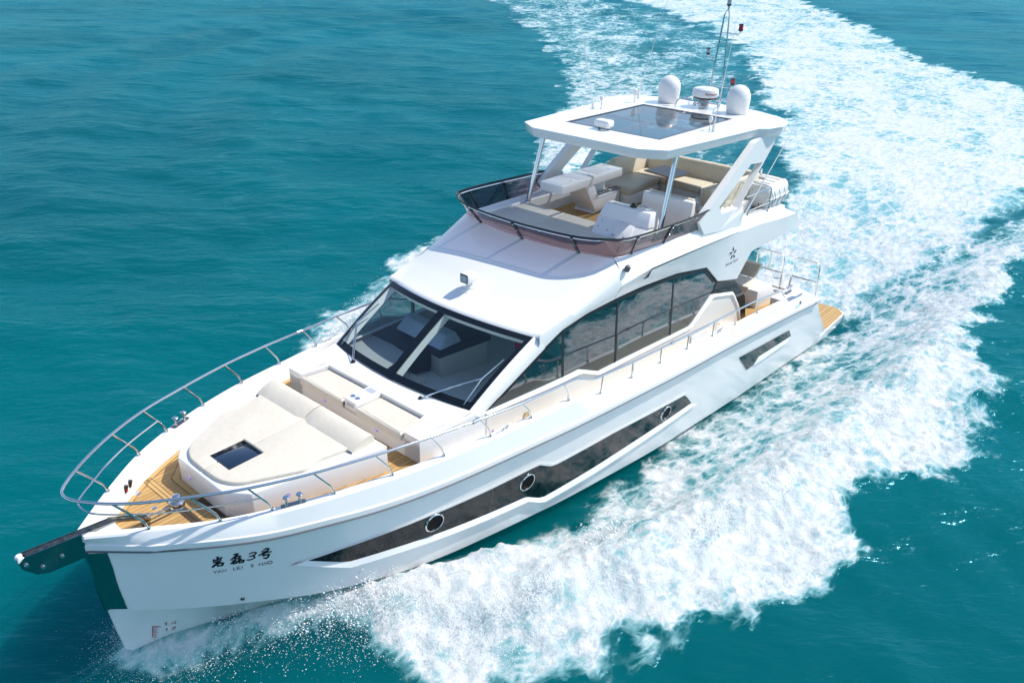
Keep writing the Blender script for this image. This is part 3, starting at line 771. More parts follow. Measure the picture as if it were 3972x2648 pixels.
# ---- hull windows (both sides) with their sculpted ledges
ST = [(2.139, -1.087), (1.629, -1.063), (.95, -1.062), (.294, -1.082), (-.969, -1.14), (-2.064, -1.158), (-2.458, -1.384), (-4.166, -1.45), (-6.812, -1.693), (-7.251, -2.109)]
SB = [(2.139, -1.087), (1.553, -1.393), (.851, -1.457), (.151, -1.548), (-1.047, -1.70), (-1.875, -1.793), (-2.326, -2.067), (-3.788, -2.095), (-5.151, -2.095), (-7.251, -2.109)]
LB = [(2.347, -1.066), (1.542, -1.498), (.846, -1.56), (.143, -1.65), (-1.061, -1.811), (-1.919, -1.905), (-2.362, -2.181), (-3.826, -2.235), (-5.205, -2.23), (-7.483, -2.213)]
TT = [(2.30, -1.055), (.297, -1.045), (-.965, -1.10), (-2.108, -1.122), (-2.475, -1.347), (-4.152, -1.41), (-6.88, -1.655), (-7.48, -2.207)]
AT = [(-9.224, -1.703), (-12.142, -2.008), (-12.426, -2.286)]
AB = [(-9.224, -1.703), (-9.934, -2.327), (-10.304, -2.337), (-10.473, -2.164), (-12.426, -2.286)]
def ledge(inner, outer, zin, zout):
    """sloping shelf from the glass edge out to a lip, then back under"""
    (IX, IZ), (OX, OZ) = zip(*inner[::-1]), zip(*outer[::-1])
    n = 60; rows = []
    for k in range(n + 1):
        # walk both polylines by arc fraction of x
        xi = IX[0] + (IX[-1] - IX[0]) * k / n; xo = OX[0] + (OX[-1] - OX[0]) * k / n
        zi = float(I(xi, IX, IZ)); zo = float(I(xo, OX, OZ))
        rows.append([(xi, SIDE(xi, zi) - .02, zi), (xi, SIDE(xi, zi) + zin + .006, zi - .002), (xo, SIDE(xo, zo) + zout, zo), (xo, SIDE(xo, zo - .012) - .01, zo - .03 if zout > 0 else zo)])
    return MB().grid(rows)
for s in (1, -1):
    side = (lambda m: m) if s == 1 else (lambda m: m.mirror())
    g_ = P('hull_window', side(band(ST, SB, SIDE, .011)), HULLGLASS, hull, smooth=60)
    lo = [(a[0], a[1]) for a in SB]
    P('window_ledge', side(ledge(SB, LB, .008, .052)), WHITE, hull, smooth=30)
    P('window_brow', side(ledge(ST, TT, .012, .018)), WHITE, hull, smooth=30)
    # thin joints between panes
    for x0, z0, z1 in ((-1.02, -1.16, -1.69), (-2.95, -1.41, -2.07), (-4.55, -1.50, -2.09), (-5.9, -1.62, -2.09)):
        jx = MB().grid([[(x0 - .006, SIDE(x0, z0) + .014, z0), (x0 + .006, SIDE(x0, z0) + .014, z0)], [(x0 - .006, SIDE(x0, z1) + .014, z1), (x0 + .006, SIDE(x0, z1) + .014, z1)]])
        P('window_joint', side(jx), RUBBER, hull)
    for x, z in ((.136, -1.272), (-1.834, -1.425), (-6.112, -1.855)):
        nrm = (Vector((x, SIDE(x, z), z)) - Vector((x, SIDE(x, z) - 1, z)))
        dx = (SIDE(x + .1, z) - SIDE(x - .1, z)) / .2; dz = (SIDE(x, z + .1) - SIDE(x, z - .1)) / .2
        nn = Vector((-dx, 1, -dz)).normalized()
        c = Vector((x, SIDE(x, z), z)) + nn * .012
        if s < 0: c.y = -c.y; nn.y = -nn.y
        ring = MB().lathe([(.150, 0), (.152, .022), (.165, .026), (.176, .018), (.180, 0)], c, 40, nn)
        pr = P('porthole', ring, STEEL, hull)
        P('porthole_pane', MB().lathe([(0, .006), (.151, .006)], c, 32, nn), MATTE, hull)
    P('hull_window', side(band(AT, AB, SIDE, .011)), HULLGLASS, hull, smooth=60)
    al = MB().grid([[(x, SIDE(x, z) + o, z) for x, z, o in r] for r in (
        [(-10.304, -2.337, .008), (-10.473, -2.164, .008), (-12.426, -2.286, .008)],
        [(-10.304, -2.345, .012), (-10.50, -2.31, .05), (-12.146, -2.372, .05)],
        [(-10.304, -2.36, -.01), (-10.50, -2.37, .0), (-12.146, -2.42, .0)])])
    P('window_ledge', side(al), WHITE, hull)
# ---- ship's name on the port bow, draught marks on the stem
def joined(ms):
    m = MB()
    for a in ms: m.add(a.v, a.f)
    return m
for a, b in ((0, 6), (6, 15), (15, 19)):
    P('ship_name_character', strokes(BRUSH[0][a:b], BRUSH[1], SIDE, .006), INK, hull, smooth=0, weld=False)
P('ship_name_character', strokes(THREE[0], THREE[1], SIDE, .007), INK, hull, smooth=0, weld=False)
for a, b in ((0, 2), (2, 4), (4, 5), (5, 6), (6, 8), (8, 9), (9, 10), (10, 13), (13, 15), (15, 16)):
    P('ship_name_letter', strokes(LATIN[0][a:b], LATIN[1], SIDE, .006), GREYINK, hull, smooth=0, weld=False)
def FORE(x, z):   # forefoot surface
    zc, zk_ = Zc(x), zk(x); zm = zc * .55 + zk_ * .45
    if z > zm: return Yc(x) * (.96 + (.55 - .96) * (zc - .03 - z) / (zc - .03 - zm))
    return Yc(x) * .55 * (z - zk_) / (zm - zk_)
sc_ = [[[3.93, -1.93], [3.83, -1.99]], [[3.93, -1.93], [3.93, -2.35]]] + [[[3.93, -1.97 - .035 * k], [3.885 if k % 2 else 3.86, -1.985 - .035 * k]] for k in range(10)]
dg_ = [[[3.80, -1.915], [3.775, -1.89], [3.775, -1.985]], [[3.745, -1.985], [3.737, -1.99]], [[3.67, -1.965], [3.715, -1.965], [3.672, -1.885], [3.672, -1.99]]]
dg2 = [[[3.78, -2.09], [3.76, -2.07], [3.76, -2.15]], [[3.70, -2.09], [3.67, -2.075], [3.66, -2.10], [3.70, -2.15], [3.65, -2.15]]]
P('draught_scale', strokes(sc_, .0075, FORE, .008), REDINK, hull, smooth=0, weld=False)
for d_ in (dg_[:2], dg_[2:], dg2[:1], dg2[1:]): P('draught_figure', strokes(d_, .0075, FORE, .008), REDINK, hull, smooth=0, weld=False)
P('drain_outlet', MB().lathe([(.0, .0), (.022, .004), (.03, .012), (.034, 0)], (2.95, SIDE(2.95, -1.55), -1.55), 16, (.4, 1, .1)), STEELD, hull)
# small decal near the stern
def BULW(x, z):
    zt, zb = Zg(x) - .03, Zr(x) + .115
    return Yg(x) + .075 + (Yr(x) - .014 - Yg(x) - .075) * float(np.clip((zt - z) / (zt - zb), 0, 1))
P('decal', poly([(-12.39, -1.235), (-12.30, -1.27), (-12.36, -1.30), (-12.33, -1.345), (-12.40, -1.305), (-12.46, -1.30), (-12.42, -1.27)], BULW, .004, .002), INK, hull, smooth=0)
P('decal', poly([(-12.02, -1.30), (-12.22, -1.285), (-12.42, -1.29), (-12.40, -1.33), (-12.2, -1.345), (-12.06, -1.34)], BULW, .004, .002), BLUEINK, hull, smooth=0)
tm = text_mesh('HISY', .10, lambda u, v: (-11.99 - u * 1.0, 0, -1.425 + v - u * .02))
tm.v = [(x, BULW(x, z) + .006, z) for x, y, z in tm.v]
P('decal_letters', tm, GREYINK, hull, smooth=0, weld=False)

# ================================================================== DECKS
dk = MB()
dx_ = [-9.9, -9, -8, -7, -5, -3, -1.6, -.6, -.3, 1, 2, 3, 3.6, 4.0, 4.25]
dk.grid([[(x, -(Yg(x) - .10), zdk(x)), (x, 0, zdk(x)), (x, Yg(x) - .10, zdk(x))] for x in dx_])
deck = P('deck', dk, NONSKID)
tk = MB()
tx_ = [-.28, .3, .9, 1.6, 2.2, 2.7, 3.1, 3.4, 3.7, 3.85, 3.97]
tk.grid([[(x, -(Yg(x) - .115), -.448), (x, 0, -.448), (x, Yg(x) - .115, -.448)] for x in tx_])
P('teak_decking', tk, TEAK, deck)
mgn = MB()
def strip(a, b, wd, z=-.443):
    a = Vector((a[0], a[1], z)); b = Vector((b[0], b[1], z)); d = (b - a).normalized(); n = Vector((-d.y, d.x, 0)) * wd / 2
    return [a + n, b + n, b - n, a - n]
for s in (1, -1):
    r0 = [(x, s * (Yg(x) - .115), -.443) for x in tx_]; r1 = [(x, s * max(0, Yg(x) - .20), -.443) for x in tx_]
    mgn.grid([r0, r1])
mgn.add(strip((3.10, -1.0), (3.10, 1.0), .11), [(0, 1, 2, 3)])
mgn.add(strip((3.19, -.02), (3.97, -.02), .10), [(0, 1, 2, 3)])
for a, b in (((2.80, -.70), (2.80, .70)), ((2.80, .70), (2.50, 1.03)), ((2.80, -.70), (2.50, -1.03)), ((-.26, -1.5), (-.26, 1.5))):
    mgn.add(strip(a, b, .085), [(0, 1, 2, 3)])
P('teak_margin_boards', mgn, TEAKM, deck, smooth=0, weld=False)
gl_ = MB()      # caulk lines along the margins
for s in (1, -1):
    gl_.grid([[(x, s * max(0, Yg(x) - .20), -.440) for x in tx_], [(x, s * max(0, Yg(x) - .207), -.440) for x in tx_]])
for x in (3.04, 3.10, 3.16): gl_.add(strip((x, -1.0), (x, 1.0), .007, -.440), [(0, 1, 2, 3)])
for a, b in (((2.845, -.74), (2.845, .74)), ((2.845, .74), (2.54, 1.07)), ((2.845, -.74), (2.54, -1.07)), ((3.19, .03), (3.97, .03)), ((3.19, -.07), (3.97, -.07))):
    gl_.add(strip(a, b, .007, -.440), [(0, 1, 2, 3)])
P('deck_caulking', gl_, BLACK, deck, smooth=0, weld=False)
P('deck_filler_cap', MB().lathe([(0, .006), (.045, .006), (.05, .003), (.055, 0)], (3.36, -.78, -.447), 20), STEEL, deck)
P('deck_filler_cap', MB().lathe([(0, .008), (.028, .008), (.04, 0)], (3.35, -.28, -.447), 20), STEEL, deck)
# low step of the foredeck cap at the very tip
P('bow_cap', MB().prism([(4.02, -.31), (4.40, -.06), (4.40, .06), (4.02, .31)], 2, -.455, -.125), WHITE, deck, bevel=.02)
fairs = MB()
for s in (-1,):
    for x in (3.50, 3.40):
        y = -(Yg(x) - .095)
        fairs.tube([(x + .03, y + .005, -.30), (x, y + .012, -.20)], [.03, .03], 8)
P('bulwark_switches', fairs, BLACK, deck)
P('red_switch', MB().lathe([(0, .05), (.016, .05), (.018, .04)], (3.515, -(Yg(3.5) - .10), -.27), 12, (0, 1, .2)), RED, deck)

# ---- anchor roller, windlass and chain
ar = MB()
ar.add([], [])
for y in (-.062, .062):
    ar.prism([(3.58, -.40), (4.1, -.235), (4.45, -.17), (5.14, -.04), (5.20, -.08), (5.19, -.16), (5.05, -.36), (4.9, -.42), (4.42, -.46), (4.0, -.42)] if abs(y) > .07 else [(4.03, -.105), (5.13, -.01), (5.21, -.07), (5.20, -.16), (5.06, -.34), (4.92, -.40), (4.44, -.44), (4.44, -.13), (4.03, -.13)], 1, y - .004, y + .004)
ar.add([(4.03, -.058, -.12), (5.10, -.058, -.045), (5.10, .058, -.045), (4.03, .058, -.12)], [(0, 1, 2, 3)])
roller = P('anchor_roller', ar, STEELM)
P('chain_channel', MB().add([(3.55, -.05, -.36), (4.06, -.05, -.118), (4.06, .05, -.118), (3.55, .05, -.36), (3.55, -.06, -.32), (4.06, -.065, -.085), (3.55, .06, -.32), (4.06, .065, -.085)], [(0, 1, 2, 3), (0, 1, 5, 4), (3, 2, 7, 6)]), STEELD, roller, smooth=0)
P('roller_bed', MB().add([(4.02, -.054, -.112), (5.12, -.054, -.022), (5.12, .054, -.022), (4.02, .054, -.112)], [(0, 1, 2, 3)]), STEELD, roller, smooth=0)
P('bow_roller', MB().lathe([(0, -.06), (.04, -.06), (.05, -.045), (.028, 0), (.05, .045), (.04, .06), (0, .06)], (5.17, 0, -.05), 18, (0, 1, 0)), PLASTIC, roller)
for x, z in ((5.14, -.13), (4.97, -.27), (4.73, -.25)):
    P('roller_bolt', MB().lathe([(0, .03), (.022, .028), (.03, .01), (.03, 0)], (x, .066, z), 14, (0, 1, 0)), STEEL, roller)
k_ = .66
wl = MB().lathe([(r_ * k_, h_ * k_) for r_, h_ in [(.15, 0), (.155, .03), (.14, .05), (.06, .06), (.06, .09), (.14, .10), (.165, .13), (.165, .16), (.12, .19), (.055, .21), (.05, .25), (.085, .27), (.09, .30), (.06, .32), (0, .322)]], (3.11, -.05, -.448), 32)
wind = P('windlass', wl, STEEL)
P('windlass_gypsy', MB().lathe([(.07, 0), (.102, .014), (.102, .034), (.07, .05)], (3.11, -.05, -.41), 28), STEELD, wind)
ch = MB(); a_ = Vector((3.26, -.02, -.36)); b_ = Vector((3.60, .0, -.335))
for k in range(13):
    c = a_.lerp(b_, k / 12); u_ = Vector((1, .08, .05)).normalized(); v_ = Vector((0, 1, 0)) if k % 2 else Vector((0, 0, 1))
    ch.tube([c + u_ * .022 * math.cos(t_) + v_ * .013 * math.sin(t_) for t_ in [i * math.pi / 5 for i in range(10)]], .005, 6, closed=True)
P('anchor_chain', ch, STEEL, wind)
P('chain_stopper', MB().box(3.56, 3.66, -.05, .05, -.445, -.36), STEELD, wind, bevel=.01)

# ---- pulpit and side rails
TOPR = [(4.15, .53, .50), (3.41, 1.08, .48), (2.78, 1.42, .45), (1.96, 1.72, .41), (1.08, 1.97, .38), (.17, 2.16, .34), (-.74, 2.30, .29), (-1.62, 2.42, .27), (-2.62, 2.50, .19), (-2.95, 2.52, .20), (-3.46, 2.54, .0), (-3.78, 2.55, -.04), (-4.68, 2.57, -.11), (-5.72, 2.59, -.17), (-6.76, 2.60, -.23), (-7.8, 2.60, -.31), (-8.8, 2.60, -.33), (-9.92, 2.60, -.47), (-11.24, 2.59, -.62), (-11.62, 2.58, -.93)]
TOPR[1:1] = []
BASEX = [3.80, 3.08, 2.48, 1.67, .80, -.09, -1.0, -1.88, -2.80, -3.69, -4.66, -5.64, -6.66, -7.75, -8.83, -9.97]
RTX = [4.15, 3.41, 2.78, 1.96, 1.08, .17, -.74, -1.62, -2.62, -3.72, -4.66, -5.64, -6.70, -7.78, -8.80, -9.93]
fp_ = [(.17, 2.16, .34), (1.08, 1.97, .38), (1.96, 1.72, .41), (2.78, 1.42, .45), (3.41, 1.08, .48), (3.88, .76, .49), (4.18, .50, .505), (4.40, .26, .53), (4.50, .09, .545)]
nose = smoothpath(fp_ + [(x, -y, z) for x, y, z in fp_[::-1]], 6)
aftp = [(-.74, 2.30, .29), (-1.62, 2.42, .25), (-2.95, 2.515, .215), (-3.46, 2.535, .0), (-4.68, 2.57, -.105), (-6.76, 2.60, -.24), (-8.8, 2.60, -.37), (-9.92, 2.60, -.46), (-11.22, 2.59, -.62), (-11.56, 2.585, -.94)]
aft = bent(aftp, .10, 4)
def railz(x):
    pts = sorted([(p[0], p[2]) for p in aftp[:-1]] + [(.17, .34), (1.08, .38), (1.96, .41), (2.78, .45), (3.41, .48), (4.15, .50)])
    return float(I(x, *zip(*pts)))
sym_ = lambda pts: [Vector((p[0], -p[1], p[2])) for p in pts]
full = list(reversed(aft)) + nose + sym_(aft)
rail = P('guard_rail', MB().tube(full, .0205, 12), STEEL)
mp_ = [(2.61, 1.41, .19), (3.19, 1.11, .21), (3.62, .83, .22), (3.94, .56, .23), (4.20, .32, .25), (4.34, .13, .27)]
mid = smoothpath(mp_ + [(x, -y, z) for x, y, z in mp_[::-1]], 6)
P('mid_rail', MB().tube(mid, .013, 10), STEEL, rail)
for s in (1, -1):
    for bx, txx in zip(BASEX, RTX):
        y = Yg(bx) - .0; z = Zg(bx)
        tz = railz(txx); ty = float(I(txx, sorted([p[0] for p in TOPR[:19]]), [p[1] for p in sorted(TOPR[:19])]))
        if bx > -3:
            k_ = Vector((bx + (txx - bx) * .12, y, z + .14))
            pth = bent([(bx, y, z), k_, (txx, ty, tz - .005)], .06, 4)
        else:
            pth = [Vector((bx, y, z)), Vector((txx, ty, tz - .005))]
        pth = [Vector((p.x, p.y * s, p.z)) for p in pth]
        o_ = MB().tube(pth, .0155, 10)
        o_.lathe([(.028, 0), (.028, .02), (.018, .045), (.0135, .06)], (bx, s * y, z - .004), 14)
        P('stanchion', o_, STEEL, rail)
    for x in (-.66, -6.05):
        y = float(I(x, sorted([p[0] for p in TOPR[:19]]), [p[1] for p in sorted(TOPR[:19])]))
        z = railz(x)
        P('rail_clamp', MB().tube([(x - .06, s * y, z), (x + .06, s * y, z)], .032, 14), STEEL, rail)
# ---- bollards and cleats
def bollard(x, y, z, ang, L_=.34, mat=STEEL):
    c, s_ = math.cos(ang), math.sin(ang)
    T = lambda a, b, h: (x + a * c - b * s_, y + a * s_ + b * c, z + h)
    base = MB().hexa([T(-L_ / 2, -.04, -.004), T(L_ / 2, -.04, -.004), T(L_ / 2, .04, -.004), T(-L_ / 2, .04, -.004)], [T(-L_ / 2, -.04, .012), T(L_ / 2, -.04, .012), T(L_ / 2, .04, .012), T(-L_ / 2, .04, .012)])
    bo = P('bollard', base, STEELM, bevel=.004)
    for a in (-L_ * .27, L_ * .27):
        P('bollard_post', MB().lathe([(.026, .01), (.020, .03), (.018, .10), (.028, .12), (.048, .132), (.050, .142), (.038, .152), (0, .155)], T(a, 0, 0), 20), STEEL, bo)
bollard(2.20, 1.53, Zg(2.2) + .006, math.radians(-21)); bollard(2.20, -1.53, Zg(2.2) + .006, math.radians(21))
bollard(-12.15, 2.43, -.99, math.radians(0)); bollard(-12.15, -2.43, -.99, 0)
for s in (1, -1):
    for x in (-1.32, -8.1):
        cl = MB(); y = s * (Yg(x) - .0); z = Zg(x)
        cl.tube(smoothpath([(x - .17, y, z + .075), (x - .08, y, z + .07), (x + .08, y, z + .07), (x + .17, y, z + .075)], 4), [.006] + [.012] * 5 + [.014] * 3 + [.012] * 3 + [.006], 10)
        for a in (-.05, .05): cl.tube([(x + a, y, z - .005), (x + a, y, z + .07)], .011, 10)
        P('cleat', cl, STEEL)
# quarter fender plates on the aft bulwark
for s in (1, -1):
    q_ = MB().add([(-11.62, s * 2.60, -.968), (-12.50, s * 2.60, -1.045), (-12.50, s * 2.672, -1.085), (-11.62, s * 2.672, -1.01)], [(0, 1, 2, 3)])
    P('chafe_plate', q_, STEELM, smooth=0)
# ---- aft quarters
for s in (1, -1):
    qb = MB()
    T_ = lambda x, y, z: (x, s * y, z)
    def prof(x, zt, zo, yo, yi=2.27): return [T_(x, yi, min(-2.2, zo - .6)), T_(x, yi, zt), T_(x, yo - .04, zt - .004), T_(x, yo, zo), T_(x, yo - .012, zo - .16), T_(x, 2.33, zo - .46)]
    fr0 = prof(-11.45, -.97, -1.0, 2.652); fr1 = prof(-15.0, -2.75, -2.78, 2.46)
    qb.add(fr0, [(0, 1, 2, 3, 4, 5)]); qb.add(fr1, [(0, 1, 2, 3, 4, 5)])
    qb.grid([prof(-11.45, -.97, -1.0, 2.652), prof(-12.55, -1.03, -1.06, 2.64), prof(-12.80, -1.09, -1.12, 2.635), prof(-13.60, -1.52, -1.55, 2.665), prof(-13.76, -1.66, -1.70, 2.64), prof(-15.0, -2.75, -2.78, 2.46)])
    P('quarter_bulwark', qb, WHITE, hull, smooth=25)

# ================================================================== BOW SUNBED
bp_ = [(2.74, -.62), (2.74, .62), (2.49, .95), (.46, 1.50), (.46, -1.50), (2.49, -.95)]
sb = MB().loft([(x, y, -.47) for x, y in bp_], [(x - (.0 if x < 1 else 0), y * .995, -.04 if x > 1 else .02) for x, y in bp_])
sunbed = P('bow_sunbed', sb, WHITE, bevel=.022, seg=3)
def pad(outline, z0, z1, r, name, mat, parent, zf=None, seg=4):
    """upholstered slab with rolled edges"""
    m = MB()
    n = len(outline); c = (sum(p[0] for p in outline) / n, sum(p[1] for p in outline) / n)
    def ring(sh, z):
        out = []
        for i in range(n):
            a = Vector(outline[i - 1]); b_ = Vector(outline[i]); d = Vector(outline[(i + 1) % n])
            n1 = Vector((-(b_ - a).y, (b_ - a).x)).normalized(); n2 = Vector((-(d - b_).y, (d - b_).x)).normalized()
            q = (n1 + n2); q = q / max(.35, q.length_squared / 2)
            q_ = b_ + q * sh
            out.append((q_.x, q_.y, z + (zf(q_.x, q_.y) if zf else 0)))
        return out
    rows = [ring(0, z0)] + [ring(r * (1 - math.cos(t_ * math.pi / 2)), z1 - r + r * math.sin(t_ * math.pi / 2)) for t_ in [k / seg for k in range(seg + 1)]]
    rows.append([(c[0] + (x - c[0]) * .93, c[1] + (y - c[1]) * .93, z) for x, y, z in rows[-1]])
    m.grid(rows, close=True)
    m.add(rows[-1], [tuple(range(n))])
    return P(name, m, mat, parent, smooth=50)
def rounded(pts, r, k=4):
    out = []; n = len(pts)
    for i in range(n):
        a, b_, c = Vector(pts[i - 1]), Vector(pts[i]), Vector(pts[(i + 1) % n])
        ra = min(r, (a - b_).length * .45, (c - b_).length * .45)
        p0 = b_ + (a - b_).normalized() * ra; p1 = b_ + (c - b_).normalized() * ra
        for j in range(k + 1):
            t_ = j / k; q = p0 * (1 - t_) ** 2 + b_ * 2 * t_ * (1 - t_) + p1 * t_ * t_; out.append((q.x, q.y))
    return out
slope = lambda x, y: -.028 * max(0, x - .5)
hxa, hxb, hya, hyb = 1.855, 2.43, -.235, .30
half = [(2.675, 0), (2.665, .40), (2.53, .68), (1.68, 1.13), (1.43, 1.05), (.56, 1.26), (.56, 0)]
for s in (1, -1):
    # cushion split on the centreline, with a notch round the hatch
    hy = hyb if s > 0 else -hya
    o = [(2.675, .004), (2.665, .40), (2.53, .68), (1.68, 1.13), (1.43, 1.05), (.60, 1.25), (.60, .004), (hxa, .004), (hxa, hy), (hxb, hy), (hxb, .004)]
    o = [o[0]] + rounded(o[:6], .16, 5)[6:-6] + o[5:]
    o = [(x, y * s) for x, y in o]
    if s < 0: o = o[::-1]
    m = MB()
    zt, zb = .082, -.03
    top = [(x, y, zt + slope(x, y)) for x, y in o]; lo = [(x, y, zb + slope(x, y)) for x, y in o]
    m.loft(lo, top)
    P('sunbed_cushion', m, CREAM, sunbed, bevel=.024, seg=4, smooth=60)
hf = MB()
for a, b_, c, d in ((hxa - .02, hxb + .02, hya - .02, hya + .015), (hxa - .02, hxb + .02, hyb - .015, hyb + .02), (hxa - .02, hxa + .015, hya + .015, hyb - .015), (hxb - .015, hxb + .02, hya + .015, hyb - .015)):
    hf.box(a, b_, c, d, -.09, .016)
hat = P('deck_hatch', hf, STEELD, sunbed, bevel=.006)
P('hatch_glass', MB().box(hxa + .01, hxb - .01, hya + .01, hyb - .01, -.04, -.008), DEEPGLASS, sunbed, bevel=.006)
for s in (1, -1):
    rows = []
    for y in np.linspace(.012, 1.265, 10):
        e = min(y - .012, 1.265 - y); sh = .016 * (1 - min(1, e / .04))
        prof_ = [(.975, .055), (.93, .085), (.86, .125), (.78, .158), (.70, .178), (.62, .184), (.565, .168), (.545, .125), (.54, -.02)]
        rows.append([(x - .02 * (sh > 0), y * s, z - sh * (1 if z > 0 else 0)) for x, z in prof_])
    m = MB().grid(rows)
    for r in (rows[0], rows[-1]):
        m.add(r + [(.97, r[0][1], -.02)], [tuple(range(len(r) + 1))])
    P('headrest_bolster', m, CREAM, sunbed, smooth=55)
def deck_light(p, n):
    d = P('courtesy_light', MB().lathe([(0, .006), (.022, .006), (.03, .004), (.034, 0)], p, 18, n), STEEL)
    P('light_lens', MB().lathe([(0, .009), (.021, .008)], p, 16, n), PURPLE, d)
deck_light((2.742, -.33, -.27), (1, 0, 0)); deck_light((2.0, 1.088, -.27), (.26, .96, 0))
deck_light((.005, -.70, -.26), (1, 0, 0)); deck_light((.005, .68, -.26), (1, 0, 0))
# ================================================================== COACHROOF AND BOW SEAT
cb = MB()
cb.box(-.02, 0.0, -1.71, 1.71, -.47, -.12)
def Zt(x): return .0 + .10 * max(0, -.54 - x) / .4 * (1 if x > -.95 else 1)
ZT = lambda x: float(I(x, [-1.5, -1.1, -.86, -.54, 0], [.03, .07, .085, .012, 0]))
# side consoles
for s in (1, -1):
    cb.hexa([(0, s * 1.36, -.47), (0, s * 1.71, -.47), (-.54, s * 1.78, -.47), (-.54, s * 1.25, -.47)], [(0, s * 1.36, 0), (0, s * 1.71, 0), (-.54, s * 1.775, .012), (-.54, s * 1.25, .012)])
# deck between the seat and the windscreen
wsb = lambda y: -.86 - .0755 * y * y
rows = []
for y in np.linspace(-1.0, 1.0, 17):
    yo = y * 1.775; yb = y * 1.80
    rows.append([(-.54, yo, -.16), (-.54, yo, .012), (-.60, yo, .03), (wsb(yb) + .05, yb, .082 - .004 * yb * yb), (wsb(yb) - .06, yb, .07)])
cb.grid(rows)
for s in (1, -1):   # shoulders down to the side deck
    cb.grid([[(x, s * (Yw(x) - .012), zt_), (x, s * Yw(x), zt_ - .02), (x, s * Yw(x), -.62)] for x, zt_ in ((0, 0), (-.3, .005), (-.54, .012), (-.8, .03), (-1.1, .06), (-1.36, -.02))])
    cb.add([(-.54, s * 1.775, .012), (-1.12, s * 1.80, .06), (-1.36, s * (Yw(-1.36) - .012), -.01), (-.54, s * (Yw(-.54) - .012), .012)], [(0, 1, 2, 3)])
cb.box(-.54, 0, -1.3, 1.3, -.20, -.15)
coach = P('bow_seat', cb, WHITE, smooth=28)
for s, (ya, yb_) in ((1, (.20, 1.33)), (-1, (.15, 1.33))):
    o = rounded([(.05, ya * s), (.05, yb_ * s), (-.50, (yb_ - .10) * s), (-.50, ya * s)] if s > 0 else [(.05, -yb_), (.05, -ya), (-.50, -ya), (-.50, -(yb_ - .10))], .03, 2)
    pad(o, -.155, -.045, .03, 'seat_cushion', CREAM, coach)
    fr_ = rounded([(.052, ya * s), (.052, yb_ * s), (-.055, yb_ * s), (-.055, ya * s)] if s > 0 else [(.052, -yb_), (.052, -ya), (-.055, -ya), (-.055, -yb_)], .015, 2)
    pad(fr_, -.165, -.035, .03, 'cushion_roll', CREAM, coach)
con = MB().box(-.54, .01, -.125, .175, -.17, .03)
console = P('centre_console', con, WHITE, bevel=.014)
P('console_tray', MB().box(-.51, -.38, -.075, .125, .026, .0315), GREYP, console, smooth=0)
P('console_slot', MB().box(.008, .0125, -.07, .12, -.085, -.03), GREYP, console, smooth=0)
for y in (-.055, .065):
    P('cup_holder', MB().lathe([(0, .002), (.034, .002), (.037, .008), (.045, .008), (.048, .0)], (-.12, y, .03), 24), STEEL, console)
for s in (1, -1):
    P('locker_lid', MB().add([(-.07, s * 1.42, .004), (-.07, s * 1.66, .004), (-.60, s * 1.70, .036), (-.56, s * 1.34, .030)], [(0, 1, 2, 3)]).box(-.30, -.28, s * 1.5 - .01, s * 1.5 + .01, .004, .006), PLASTIC, coach, smooth=0)

# ================================================================== WINDSCREEN
def WS(v, t_, off=0.0):   # v: -1..1 across, t_: 0 bottom .. 1 top
    yb, yt = 1.745 * v, 1.81 * v
    b0 = Vector((-.86 - .0755 * yb * yb, yb, .10 - .010 * yb * yb)); b1 = Vector((-2.26 - .1007 * yt * yt, yt, .98 - .0275 * yt * yt))
    p = b0.lerp(b1, t_)
    p.z += .035 * math.sin(math.pi * t_)
    n = Vector((.52, .16 * v, .84)).normalized()
    return p + n * off
def wsgrid(v0, v1, t0, t1, off, nv=10, ntt=6): return MB().grid([[WS(v0 + (v1 - v0) * i / nv, t0 + (t1 - t0) * j / ntt, off) for j in range(ntt + 1)] for i in range(nv + 1)])
wind_f = MB()
for v0, v1, t0, t1 in ((-1, 1, 0, .08), (-1, 1, .925, 1), (-1, -.955, .08, .925), (.955, 1, .08, .925), (-.045, .045, .08, .925)):
    g_ = wsgrid(v0, v1, t0, t1, .008, 24 if v1 - v0 > .5 else 2); wind_f.add(g_.v, g_.f)
screen = P('windscreen_frame', wind_f, NAVY, smooth=60)
for v0, v1 in ((-.955, -.045), (.045, .955)):
    P('windscreen_pane', wsgrid(v0, v1, .08, .925, .004, 12, 6), WSGLASS, screen, smooth=60)
inn = MB()     # cabin-side lining of mullion and pillars
for v0, v1 in ((-.055, -.03), (.03, .058)):
    pass
inn.grid([[WS(.05, t_, -.01), WS(.05, t_, -.17), WS(-.05, t_, -.17), WS(-.05, t_, -.01)] for t_ in [k / 8 for k in range(9)]])
for s in (1, -1):
    inn.grid([[WS(s * .96, t_, -.01), WS(s * .94, t_, -.14), WS(s * 1.0, t_, -.16)] for t_ in [k / 8 for k in range(9)]])
inn.grid([[WS(v, .95, -.01), WS(v, .93, -.12), WS(v, 1.0, -.14)] for v in np.linspace(-1, 1, 13)])
P('windscreen_lining', inn, INTW, screen, smooth=50)
